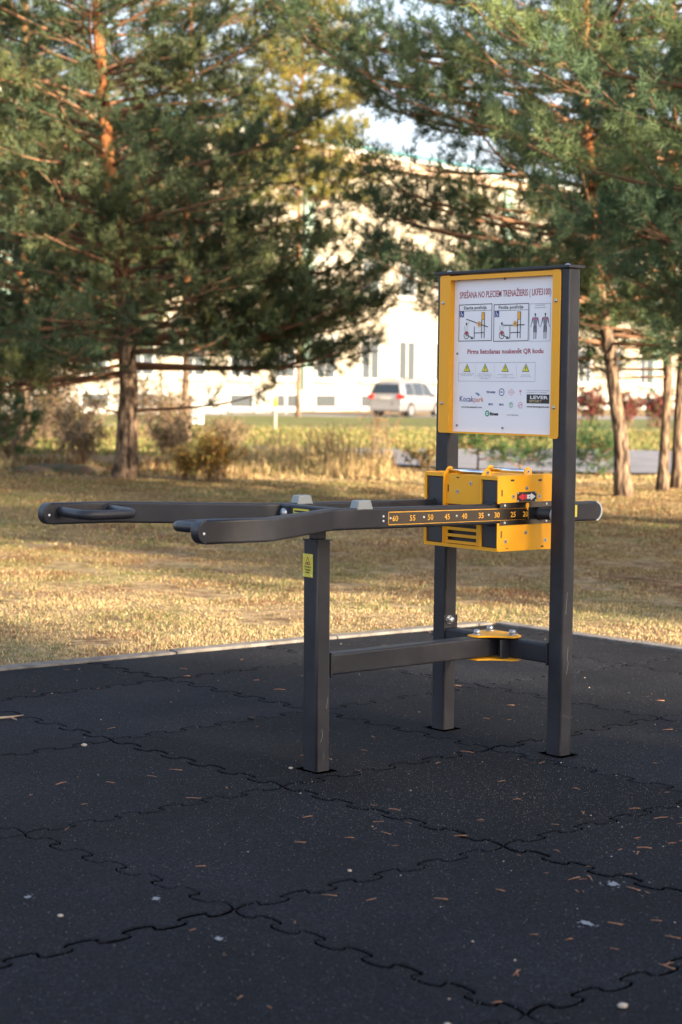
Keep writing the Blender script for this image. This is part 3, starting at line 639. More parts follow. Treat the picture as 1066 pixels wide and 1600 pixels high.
# ---- concrete edging kerb
CONC = mat("old_concrete", (.09, .083, .078), .95, noise=14, col2=(.17, .155, .145), bump=(60, .5, .01))
def kerb(a, b_, nn):
    b = BM(); d = (b_-a).normalized(); L = (b_-a).length; s = 0; k = 0
    while s < L:
        e = min(s+1.0, L); t = BM(); w0, w1 = .002, -.085
        q = [a+d*(s+.003)+nn*w0, a+d*(e-.003)+nn*w0, a+d*(e-.003)+nn*w1, a+d*(s+.003)+nn*w1]
        lo = [t.verts.new((p.x, p.y, -.10)) for p in q]; hi = [t.verts.new((p.x, p.y, .012+.003*math.sin(k*2.3))) for p in q]
        t.faces.new(lo[::-1]); t.faces.new(hi)
        for i in range(4): t.faces.new((lo[i], lo[(i+1) % 4], hi[(i+1) % 4], hi[i]))
        bmesh.ops.bevel(t, geom=list(t.edges), offset=.006, segments=2, profile=.5, affect='EDGES'); merge(b, t); s = e; k += 1
    return b
obj("kerb", kerb(K0, K1-cl_l*.0, nl), CONC, label="pale concrete edging running along the left rear side of the black mat", cat="kerb")
obj("kerb", kerb(K1+cl_r*.01, K2, nr), CONC, label="pale concrete edging along the right rear side of the mat beyond the tall post", cat="kerb")

# ================================================================== LITTER ON THE MAT
rs = random.Random(21)
LIT = mat("dead_needle", (.22, .09, .045), .8, noise=40, col2=(.33, .19, .11)); STONE = mat("pebble_stone", (.30, .24, .19), .85, noise=30, col2=(.45, .39, .34)); BLEACH = mat("bleached_scrap", (.20, .215, .24), .9)
litm = []
for k in range(5):
    b = BM(); L = rs.uniform(.014, .026)
    for q in range(rs.choice((1, 2, 2))):
        a = rs.uniform(-.35, .35); p = [(-L*math.cos(a), -L*math.sin(a)+q*.003, .0025), (0, rs.uniform(-.0015, .0015), .0035), (L*math.cos(a), L*math.sin(a)+q*.002, .0025)]
        tube(b, p, .0012, 5, radii=[.0006, .0014, .0008])
    litm.append(b)
def on_mat(x, y): return (Vector((x, y))-K0).dot(nl) > .05 and (Vector((x, y))-K1).dot(nr) > .05
litme = []
for b in litm:
    me = bpy.data.meshes.new("needle_scrap"); b.to_mesh(me); b.free(); me.materials.append(LIT); litme.append(me)
def scatter(nn, fn, seed):
    r_ = random.Random(seed); c = 0; tries = 0
    while c < nn and tries < 20000:
        tries += 1; y = 3.3+(10-3.3)*r_.random()**1.0; x = r_.uniform(-.2, .2)*y
        if r_.random() < .38: x, y = r_.gauss(.75, .45), r_.gauss(5.1, .7)
        if on_mat(x, y): fn(x, y, r_); c += 1
def put_needle(x, y, r_):
    o = bpy.data.objects.new("needle_scrap", r_.choice(litme)); C.objects.link(o); o.location = (x, y, .001); o.rotation_euler = (0, 0, r_.uniform(0, 6.28)); s = r_.uniform(.45, 1.25); o.scale = (s, s, s)
    o["label"] = "short orange-brown dead needle scrap lying loose on the black rubber mat"; o["category"] = "fallen needle"; o["group"] = "dead needle scraps on the rubber mat"
scatter(140, put_needle, 5)
pebm = []
for k in range(4):
    b = BM(); bmesh.ops.create_icosphere(b, subdivisions=2, radius=.008)
    for v in b.verts: v.co = Vector((v.co.x*rs.uniform(.9, 1.3), v.co.y*rs.uniform(.8, 1.1), v.co.z*.6))
    me = bpy.data.meshes.new("pebble"); b.to_mesh(me); b.free(); me.materials.append(STONE)
    for p in me.polygons: p.use_smooth = True
    pebm.append(me)
def put_peb(x, y, r_, s=None):
    o = bpy.data.objects.new("pebble", r_.choice(pebm)); C.objects.link(o); s = s or r_.uniform(.12, .42); o.location = (x, y, .003*s); o.rotation_euler = (0, 0, r_.uniform(0, 6.28)); o.scale = (s, s, s)
    o["label"] = "tiny pale stone chip lying on the black rubber mat"; o["category"] = "pebble"; o["group"] = "pale stone chips on the rubber mat"
scatter(110, put_peb, 9)
for x, y, s, lab in ((.621, 3.79, 1.3, "largest pale round pebble near the bottom right corner of the mat"), (-.937, 6.53, 1.25, "pale stone chip beside a puzzle seam left of the short post"), (-.69, 4.40, .85, "cream pebble between two seams at the lower left"),
                     (.235, 3.66, .9, "reddish brown nut shell on the seam near the bottom"), (-.165, 6.17, .9, "cream stone chip touching the foot of the short post"), (.035, 4.85, .7, "pale pebble in the middle of the mat above the scattered twigs")):
    o = bpy.data.objects.new("pebble", pebm[rs.randrange(4)].copy()); C.objects.link(o); o.location = (x, y, .004); o.scale = (s, s, s); o["label"] = lab; o["category"] = "pebble"
# fine grit in seams and on mat: stuff
pts = []; rg = np.random.default_rng(3)
yy = rg.uniform(3.2, 10, 9000); xx = rg.uniform(-.2, .2, 9000)*yy
keep = [on_mat(a, b_) for a, b_ in zip(xx, yy)]; xx, yy = xx[keep], yy[keep]
# denser patch between the posts and to their right
x2 = rg.normal(.55, .55, 5200); y2 = rg.normal(5.75, .42, 5200); xx = np.concatenate([xx, x2]); yy = np.concatenate([yy, y2])
s = rg.uniform(.0006, .0016, len(xx)); a = rg.uniform(0, 6.28, len(xx)); nV = len(xx)
T0 = np.array([[1, 0, .1], [-.5, .87, .1], [-.5, -.87, .1], [0, 0, 1.2]])
ca, sa = np.cos(a), np.sin(a); Vv = np.zeros((nV, 4, 3)); Vv[:, :, 0] = xx[:, None]+s[:, None]*(T0[None, :, 0]*ca[:, None]-T0[None, :, 1]*sa[:, None]); Vv[:, :, 1] = yy[:, None]+s[:, None]*(T0[None, :, 0]*sa[:, None]+T0[None, :, 1]*ca[:, None]); Vv[:, :, 2] = .001+s[:, None]*T0[None, :, 2]
Fv = (np.arange(nV)[:, None, None]*4+np.array([[0, 1, 3], [1, 2, 3], [2, 0, 3]])[None]).reshape(-1, 3)
tv = np.repeat(rg.uniform(.08, .30, nV)[:, None]*np.array([[1, .9, .8]]), 4, 0)
obj("grit", fastmesh("grit", Vv.reshape(-1, 3), Fv, tv), mat("grit", (.4, .36, .3), .9, attr=True), kind='stuff', label="fine pale sand grains sprinkled over the black mat", cat="grit")
def splat(x, y, s, lab, seed):
    r_ = random.Random(seed); b = BM(); vs = []
    for k in range(18):
        a = k/18*6.28; rad = s*r_.uniform(.45, 1.1); vs.append(b.verts.new((x+rad*math.cos(a), y+rad*math.sin(a)*1.5, .0035)))
    b.faces.new(vs)
    for q in range(7):
        a = r_.uniform(0, 6.28); d = s*r_.uniform(1.1, 2.2); c = Vector((x+d*math.cos(a), y+d*math.sin(a)*1.3)); e = s*r_.uniform(.08, .25)
        b.faces.new([b.verts.new((c.x+e*math.cos(k), c.y+e*math.sin(k), .0035)) for k in (0, 1.2, 2.4, 3.6, 4.8)])
    obj("bird_dropping", b, BLEACH, label=lab, cat="bird dropping")
splat(-.468, 4.56, .013, "white bird dropping at the lower left inside a tile", 1); splat(-.283, 4.23, .011, "white bird dropping on the seam crossing at the lower left", 2)
splat(.745, 4.75, .018, "greyish dried dropping right of centre under a long needle", 3); splat(.625, 4.39, .017, "faint grey dropping right of centre, lower of two", 4); splat(-.80, 4.56, .010, "small white dropping left of the lower left pebble group", 5)
b = BM()
for x, y, dx in ((-1.32, 7.01, 0),):
    tube(b, [(x-.07, y-.07, .006), (x-.02, y-.01, .012), (x+.02, y+.01, .012), (x+.06, y+.08, .008)], .004, 6, radii=[.003, .0055, .005, .002])
    tube(b, [(x+.02, y+.01, .012), (x+.05, y-.02, .008)], .003, 5)
obj("twig", b, mat("twig_bark", (.30, .2, .13), .85, noise=30, col2=(.4, .3, .2)), label="forked brown twig on the mat at the left edge", cat="twig")

# ================================================================== GRASS
def grass(name, n_, sampler, hfn, wfn, colfn, seed, lean=.5, lab=None):
    rg = np.random.default_rng(seed); x, y = sampler(rg, n_); n_ = len(x)
    z = np.array([gz(a, b_) for a, b_ in zip(x, y)])-.012
    h = hfn(rg, x, y); wd = wfn(rg, n_); a = rg.uniform(0, 2*np.pi, n_); la = rg.uniform(0, 2*np.pi, n_); ln = np.abs(rg.normal(0, lean, n_))*h
    sx, sy = np.cos(a)*wd, np.sin(a)*wd; lx, ly = np.cos(la)*ln, np.sin(la)*ln
    V = np.zeros((n_, 5, 3)); 
    V[:, 0] = np.stack([x-sx, y-sy, z], 1); V[:, 1] = np.stack([x+sx, y+sy, z], 1)
    V[:, 2] = np.stack([x+sx*.7+lx*.35, y+sy*.7+ly*.35, z+h*.6], 1); V[:, 3] = np.stack([x-sx*.7+lx*.35, y-sy*.7+ly*.35, z+h*.6], 1)
    V[:, 4] = np.stack([x+lx, y+ly, z+h*.95], 1)
    base = np.arange(n_)[:, None, None]*5; F = (base+np.array([[0, 1, 2], [0, 2, 3], [3, 2, 4]])[None]).reshape(-1, 3)
    col = np.repeat(colfn(rg, x, y), 5, 0)
    return obj(name, fastmesh(name, V.reshape(-1, 3), F, col), GRASSM, kind='stuff', label=lab, cat="grass")
GRASSM = mat("grass_blades", (.3, .25, .12), .8, attr=True, trans=.35, spec=.2)
def fan(y0, y1, k=.24, off=0):
    def f(rg, n_):
        y = np.sqrt(rg.uniform(y0*y0, y1*y1, n_)); x = rg.uniform(-k, k, n_)*y+off
        d1 = (x-K0.x)*nl.x+(y-K0.y)*nl.y; d2 = (x-K1.x)*nr.x+(y-K1.y)*nr.y
        kp = ((d1 < -.078) | (d2 < -.078)) & ~((x > .2) & (y > 28.2+np.clip(3-x, 0, 3)*.6) & (y < 39.2)); return x[kp], y[kp]
    return f
def vnoise(x, y, s, seed):
    r_ = np.random.default_rng(seed); G = r_.random((64, 64)); u = (x/s) % 64; v = (y/s) % 64; i = u.astype(int); j = v.astype(int); fu = u-i; fv = v-j; fu = fu*fu*(3-2*fu); fv = fv*fv*(3-2*fv)
    i1 = (i+1) % 64; j1 = (j+1) % 64
    return (G[i, j]*(1-fu)+G[i1, j]*fu)*(1-fv)+(G[i, j1]*(1-fu)+G[i1, j1]*fu)*fv
def mixc(rg, n_, w_, cols):
    w_ = np.stack(w_, 1); w_ = w_/w_.sum(1, keepdims=True); c = np.cumsum(w_, 1); r_ = rg.random(n_); k = (r_[:, None] > c).sum(1).clip(0, len(cols)-1)
    return np.array(cols)[k]*rg.uniform(.7, 1.3, n_)[:, None]
STRAW, STR2, GRN, BRN, OLV = (.54, .42, .23), (.36, .25, .13), (.10, .15, .04), (.16, .075, .04), (.22, .21, .08)
def lawncol(rg, x, y):
    g_ = np.clip(vnoise(x, y, .55, 1)*1.7-.5, 0, 2)**2*1.3; br = np.clip(vnoise(x, y, .38, 2)*1.7-.55, 0, 2)**2*1.8+(1.1*((x > .3) & (y > 11.0)))*vnoise(x, y, .8, 9)+.08
    far_ = np.clip((y-11.0)/2.5, 0, 1); return mixc(rg, len(x), [.62-.40*far_, np.full(len(x), .38), g_*.9+.05, br+.30*far_, g_*.7+.12+.35*far_], [STRAW, STR2, GRN, BRN, OLV])
def lawnh(rg, x, y): return rg.uniform(.006, .024, len(x))*(.25+1.2*vnoise(x, y, .3, 7))*np.where(vnoise(x, y, .42, 41)+.35*vnoise(x, y, .1, 42) < .42, .12, 1)
grass("lawn_grass", 230000, fan(8, 15, .27), lawnh, lambda rg, n_: rg.uniform(.0012, .0028, n_), lawncol, 1, .9, "short dry straw-coloured lawn grass just beyond the mat")
grass("lawn_grass", 150000, fan(15, 25, .27), lambda rg, x, y: rg.uniform(.008, .030, len(x))*(.3+1.1*vnoise(x, y, .5, 7)), lambda rg, n_: rg.uniform(.003, .006, n_), lawncol, 2, .9, "short brown and green lawn grass between the near lawn and the pines")
def tallcol(rg, x, y):
    g_ = vnoise(x, y, 1.1, 4)**2; lf_ = np.clip((-x-1.4)/1.2, 0, 1)*(.4+vnoise(x, y, .9, 35)); return mixc(rg, len(x), [.9-.45*np.clip(lf_, 0, 1), np.full(len(x), .5), g_*.35+.15*lf_, .12+.7*lf_, g_*.5], [(.55, .42, .22), STR2, GRN, BRN, OLV])
def tallh(rg, x, y):
    e = np.clip((y-24.6-.9*vnoise(x, y, .8, 31))/2.2, 0.07, 1)*(.45+.55*np.clip((x+2.2)/1.2, 0, 1))*(vnoise(x, y, .45, 33)*1.5+.15)*np.where(x > .8, np.clip(.45-(y-25)/6, .12, .45), 1); return rg.uniform(.12, .62, len(x))*e*(.25+1.0*vnoise(x, y, 1.3, 5))
grass("tall_grass", 60000, fan(22, 31, .26), tallh, lambda rg, n_: rg.uniform(.004, .009, n_), tallcol, 3, .35, "knee-high dry golden grass around the pine trunks")
grass("verge_grass", 50000, fan(34, 60, .24), lambda rg, x, y: rg.uniform(.04, .12, len(x)), lambda rg, n_: rg.uniform(.012, .03, n_), lambda rg, x, y: mixc(rg, len(x), [np.full(len(x), .7), np.full(len(x), .5), .15+.7*vnoise(x, y, 3, 3), np.full(len(x), .35)], [GRN, OLV, (.33, .27, .12), (.14, .09, .05)]), 4, .5, "green and yellow verge grass beyond the road")

# ---- road, far path, far lawn
ASPH = mat("asphalt", (.13, .132, .15), .8, noise=1.5, col2=(.20, .20, .225), bump=(80, .3, .01))
def strip(name, pts_l, pts_r, m_, dz, kind='structure', **k):
    V = []; 
    for (a, c) in zip(pts_l, pts_r): V += [(a[0], a[1], gz(*a)+dz), (c[0], c[1], gz(*c)+dz)]
    F = [(2*i, 2*i+1, 2*i+3, 2*i+2) for i in range(len(pts_l)-1)]
    return obj(name, fastmesh(name, V, F), m_, kind=kind, **k)
xs2 = list(range(-2, 40, 1))
strip("road", [(x, 28.6+max(0, 3-x)*.5) for x in xs2], [(x, 39.) for x in xs2], ASPH, .03)
xs3 = list(range(-60, 90, 1))
strip("path", [(x, 57.+x*.1) for x in xs3], [(x, 59.2+x*.1) for x in xs3], mat("path_gravel", (.24, .21, .18), .9), .03)
strip("lawn", [(x, 59.3+x*.1) for x in xs3], [(x, 79.5+x*.1) for x in xs3], GREEN, .045)
strip("driveway", [(x, 79.6+x*.1) for x in xs3], [(x, 86.5+x*.1) for x in xs3], ASPH, .0)

# ================================================================== BUILDING
WALL = mat("cream_render", (.23, .205, .165), .9, noise=.6, col2=(.27, .24, .19), bump=(20, .2, .01)); TRIM = mat("white_trim", (.40, .40, .39), .6); PLINTH = mat("plinth_grey", (.24, .23, .215), .85, noise=3, col2=(.3, .29, .27))
ROOF = mat("teal_roof", (.10, .30, .28), .5, noise=2, col2=(.13, .36, .33)); PIL = mat("sage_green_pilaster", (.24, .36, .31), .7); CORN = mat("tan_cornice", (.42, .30, .22), .8)
GLASS = mat("window_glass", (.05, .06, .07), .08, 0, spec=.9); BLIND = mat("blind", (.55, .5, .42), .7)
BA = Vector((-4.2, 88, 0)); BD = Vector((18.7, 23, 0)).normalized(); BANG = math.atan2(BD.y, BD.x)
# local x runs along the facade away to the right, local -y faces the viewer
bld = empty("long_cream_building", (BA.x, BA.y, .10), BANG, "long two-storey cream rendered building with teal roof behind the pines", "building")
HW = 13.3
rows = []
import itertools
winx = [-19.5, -16.9, -13.7, -10.8, -7.9, -4.5, -1.2]+[2.04, 5.2, 8.9, 12.1, 15.4, 18.8, 23.5, 27.0, 30.4, 34, 38]
b = BM(); box(b, -34, 52, 0, 16, .0, HW); 
wl_ = obj("wall", b, WALL, bld)
b = BM(); box(b, -34.05, 52.05, -.08, 0, -.6, 1.1); obj("plinth", b, PLINTH, bld)
b = BM(); box(b, -34.5, 52.5, -.55, -.002, HW-.55, HW-.1); box(b, -34.5, 52.5, -.75, 0, HW-.1, HW+.12, mi=1); obj("cornice", b, [CORN, TRIM], bld)
b = BM(); prism(b, [(-.8, HW+.12), (16.8, HW+.12), (8, HW+2.2)], 'x', -34.6, 52.6); obj("roof", b, ROOF, bld)
for x in (3.65, -16, 21.5, 39): b = BM(); box(b, x-.36, x+.36, -.25, -.002, 1.12, HW-.56); obj("pilaster", b, PIL, bld)
def window(x, z0, z1, w_, blind=False, base=False):
    b = BM(); box(b, x-w_/2-.12, x+w_/2+.12, -.10 if base else -.06, -.003 if not base else -.083, z0-.12, z1+.12)
    f = obj("window", b, TRIM, bld); y_ = -.105 if base else -.065
    b = BM()
    n_ = 1 if base else 2
    for k in range(n_):
        a = x-w_/2+k*w_/n_+.05; c = x-w_/2+(k+1)*w_/n_-.05; rect(b, a, c, z0+.03, z1-.03, y_-.004)
    obj("pane", b, BLIND if blind else GLASS, f)
    b = BM(); box(b, x-w_/2-.2, x+w_/2+.2, y_-.16, y_, z0-.20, z0-.125); obj("sill", b, TRIM, f)
for i, x in enumerate(winx):
    window(x, 6.15, 7.80, 1.35, blind=(i == 8))
    window(x, 1.7, 3.75, 1.5)
    window(x, .20, .85, 1.7, base=True)
# haze-blue extra building mass behind left trees is not needed

# ================================================================== CAR
def minivan():
    PAINT = mat("silver_paint", (.30, .30, .32), .3, .5); DG = mat("car_glass", (.02, .025, .03), .05, 0, spec=.9); TY = mat("tyre", (.02, .02, .02), .9); RIM = mat("rim_alloy", (.5, .5, .52), .35, .8); LAMP = mat("tail_lamp_red", (.5, .02, .02), .25); BL = mat("car_black_trim", (.03, .03, .03), .6)
    root = empty("parked_minivan", (3.05, 84.0, .0), R_(62), "silver minivan parked in front of the cream building, seen from its rear corner", "car")
    # local: +x = forward, y = width (left +)
    b = BM()
    # body cross-sections along x: (x, z_bottom, z_belt, z_top, half_width_bottom, half_belt, half_top)
    S = [(-2.40, .45, .80, .82, .78, .80, .78), (-2.38, .30, .95, 1.05, .86, .87, .80), (-2.20, .26, 1.0, 1.60, .90, .90, .66), (-1.95, .24, 1.0, 1.70, .90, .91, .69), (-1.0, .22, .98, 1.74, .90, .92, .71), (0, .22, .97, 1.74, .90, .92, .71), (.6, .22, .96, 1.66, .90, .92, .69), (1.35, .22, .95, 1.12, .90, .91, .80), (2.0, .24, .90, .95, .88, .88, .78), (2.35, .32, .72, .80, .80, .80, .72), (2.42, .42, .60, .62, .72, .72, .66)]
    R = []
    for x, zb, zm, zt, a, c, d in S:
        half = [(0, zb), (a*.85, zb), (a, zb+.12), (c, (zb+zm)/2+.1), (c*.985, zm), ((c*.985+d)/2+.03, (zm+zt)/2), (d, zt-.05), (d*.82, zt), (0, zt+.03)]
        R.append([(x, y_, z_) for y_, z_ in half]+[(x, -y_, z_) for y_, z_ in half[-2:0:-1]])
    rv = [[b.verts.new(p) for p in r_] for r_ in R]; N = len(rv[0])
    for A, B in zip(rv[:-1], rv[1:]):
        for k in range(N): f = b.faces.new((A[k], B[k], B[(k+1) % N], A[(k+1) % N])); f.smooth = True
    b.faces.new(rv[0]); b.faces.new(rv[-1][::-1])
    body = obj("body", b, PAINT, root)
    def side_pt(x, t, s, off=.012):  # point on greenhouse side; t 0..1 from belt to roof
        for (p, q) in zip(S[:-1], S[1:]):
            if p[0] <= x <= q[0]:
                f = (x-p[0])/(q[0]-p[0]); L = [p[i]*(1-f)+q[i]*f for i in range(7)]; break
        zm, zt, c, d = L[2], L[3], L[5], L[6]; c2 = c*.985; zmid = (zm+zt)/2; ymid = (c2+d)/2+.03
        z = zm+(zt-.05-zm)*t
        y_ = c2+(ymid-c2)*((z-zm)/(zmid-zm)) if z < zmid else ymid+(d-ymid)*((z-zmid)/(zt-.05-zmid))
        return (x, s*(y_+off), z)
    for s in (1, -1):
        for x0, x1, xt0, xt1 in ((-2.0, -1.15, -1.85, -1.15), (-1.07, -.1, -1.07, -.1), (-.02, .95, -.02, .58)):
            b = BM(); n_ = 5
            lo = [b.verts.new(side_pt(x0+(x1-x0)*k/n_, .06, s)) for k in range(n_+1)]; mi_ = [b.verts.new(side_pt((x0+xt0)/2+((x1+xt1)/2-(x0+xt0)/2)*k/n_, .5, s)) for k in range(n_+1)]; hi = [b.verts.new(side_pt(xt0+(xt1-xt0)*k/n_, .9, s)) for k in range(n_+1)]
            for k in range(n_): b.faces.new((lo[k], lo[k+1], mi_[k+1], mi_[k])); b.faces.new((mi_[k], mi_[k+1], hi[k+1], hi[k]))
            obj("side_window", b, DG, root, smooth=True)
    b = BM(); f = b.faces.new([b.verts.new(p) for p in ((-2.385, .76, 1.12), (-2.385, -.76, 1.12), (-2.235, -.62, 1.56), (-2.235, .62, 1.56))]); obj("rear_window", b, DG, root)
    b = BM(); f = b.faces.new([b.verts.new(p) for p in ((1.30, .74, 1.17), (1.30, -.74, 1.17), (.70, -.62, 1.65), (.70, .62, 1.65))]); obj("windscreen", b, DG, root)
    for s in (1, -1):
        b = BM(); box(b, -2.42, -2.15, s*.60, s*.915, .86, 1.08, .03); obj("tail_light", b, LAMP, root)
        b = BM(); box(b, 2.1, 2.38, s*.50, s*.86, .62, .80, .03); obj("headlight", b, DG, root)
        b = BM(); box(b, .85, 1.05, s*.93, s*1.10, .98, 1.12, .03); obj("wing_mirror", b, PAINT, root)
        for x in (-1.45, 1.45):
            b = BM(); cyl(b, (x, s*.70, .335), (x, s*.925, .335), .335, 28); wh = obj("wheel", b, TY, root)
            b = BM(); cyl(b, (x, s*.925, .335), (x, s*.935, .335), .22, 24)
            obj("rim", b, RIM, wh)
            b = BM(); prism(b, [(x+.40*math.cos(R_(t)), .335+.40*math.sin(R_(t))) for t in range(-15, 196, 15)], 'y', s*.905, s*.915); obj("wheel_arch", b, BL, root)
    b = BM(); box(b, -2.46, -2.30, -.84, .84, .30, .52, .04); obj("rear_bumper", b, PAINT, root)
    b = BM(); box(b, -2.42, -2.40, -.26, .26, .84, .95, .004); obj("number_plate", b, TRIM, root)
    b = BM()
    for s in (1, -1): tube(b, [(-1.8, s*.60, 1.73), (-1.7, s*.60, 1.79), (.1, s*.60, 1.79), (.3, s*.60, 1.74)], .02, 6)
    obj("roof_rails", b, BL, root)
    root.scale = (.97, .97, .97)
    return root
minivan()

# ================================================================== PINES
def bark(name, c1, c2, c3, split):
    M = bpy.data.materials.new(name); M.use_nodes = True; n = M.node_tree.nodes; l = M.node_tree.links; b = n["Principled BSDF"]; b.inputs["Roughness"].default_value = .9; b.inputs["Specular IOR Level"].default_value = .15
    tc = n.new("ShaderNodeTexCoord"); mp = n.new("ShaderNodeMapping"); mp.inputs["Scale"].default_value = (9, 9, 2.5); l.new(tc.outputs["Object"], mp.inputs["Vector"])
    t = n.new("ShaderNodeTexNoise"); t.inputs["Scale"].default_value = 2; t.inputs["Detail"].default_value = 8; l.new(mp.outputs[0], t.inputs["Vector"])
    r = n.new("ShaderNodeValToRGB"); r.color_ramp.elements[0].position = .38; r.color_ramp.elements[1].position = .62; r.color_ramp.elements[0].color = (*c1, 1); r.color_ramp.elements[1].color = (*c2, 1); l.new(t.outputs[0], r.inputs[0])
    sp_ = n.new("ShaderNodeSeparateXYZ"); l.new(tc.outputs["Object"], sp_.inputs[0]); mr = n.new("ShaderNodeMapRange"); mr.inputs[1].default_value = split; mr.inputs[2].default_value = split+1.6; l.new(sp_.outputs[2], mr.inputs[0])
    r2 = n.new("ShaderNodeValToRGB"); r2.color_ramp.elements[0].position = .3; r2.color_ramp.elements[1].position = .7; r2.color_ramp.elements[0].color = (*[c*.55 for c in c3], 1); r2.color_ramp.elements[1].color = (*c3, 1); l.new(t.outputs[0], r2.inputs[0])
    mx = n.new("ShaderNodeMix"); mx.data_type = 'RGBA'; l.new(mr.outputs[0], mx.inputs[0]); l.new(r.outputs[0], mx.inputs[6]); l.new(r2.outputs[0], mx.inputs[7]); l.new(mx.outputs[2], b.inputs["Base Color"])
    bp = n.new("ShaderNodeBump"); bp.inputs["Strength"].default_value = 1; bp.inputs["Distance"].default_value = .06; l.new(t.outputs[0], bp.inputs["Height"]); l.new(bp.outputs[0], b.inputs["Normal"])
    return M
BARK = bark("pine_bark", (.035, .026, .022), (.24, .17, .12), (.50, .20, .08), 2.2)
TWIG = mat("pine_limb", (.12, .07, .045), .9, noise=6, col2=(.26, .13, .07))
NEED = mat("pine_needles", (.06, .09, .05), .65, attr=True, trans=.28, spec=.3)
def shoots(P, D, rg, n_=22, L=.16, nl_=.075, w_=.005, tint=None):
    """needle brushes: P base points, D unit directions"""
    m_ = len(P); P = np.asarray(P); D = np.asarray(D); D = D/np.linalg.norm(D, axis=1, keepdims=True)
    A = np.cross(D, rg.normal(size=D.shape)); A /= np.linalg.norm(A, axis=1, keepdims=True)+1e-9; B = np.cross(D, A)
    t = rg.uniform(.0, 1, (m_, n_)); ph = rg.uniform(0, 2*np.pi, (m_, n_)); el = rg.uniform(.45, 1.15, (m_, n_))
    rad = A[:, None]*np.cos(ph)[..., None]+B[:, None]*np.sin(ph)[..., None]
    LL = (L*rg.uniform(.6, 1.25, m_))[:, None]
    base = P[:, None]+D[:, None]*(t*LL)[..., None]
    nd = D[:, None]*np.cos(el)[..., None]+rad*np.sin(el)[..., None]; ln = nl_*rg.uniform(.7, 1.2, (m_, n_))
    tip = base+nd*ln[..., None]; side = np.cross(nd, rg.normal(size=nd.shape)); side /= np.linalg.norm(side, axis=2, keepdims=True)+1e-9
    V = np.stack([base-side*w_*.6, base+side*w_*.6, tip+side*w_*.35, tip-side*w_*.35], 2).reshape(-1, 3)
    F = np.arange(len(V)).reshape(-1, 4)
    c = np.repeat(np.repeat(tint, n_, 0)*rg.uniform(.75, 1.25, (m_*n_, 1)), 4, 0)
    return V, F, c
def polyat(pts, s):   # s 0..1 along index
    k = min(int(s*(len(pts)-1)), len(pts)-2); f = s*(len(pts)-1)-k; return pts[k]*(1-f)+pts[k+1]*f
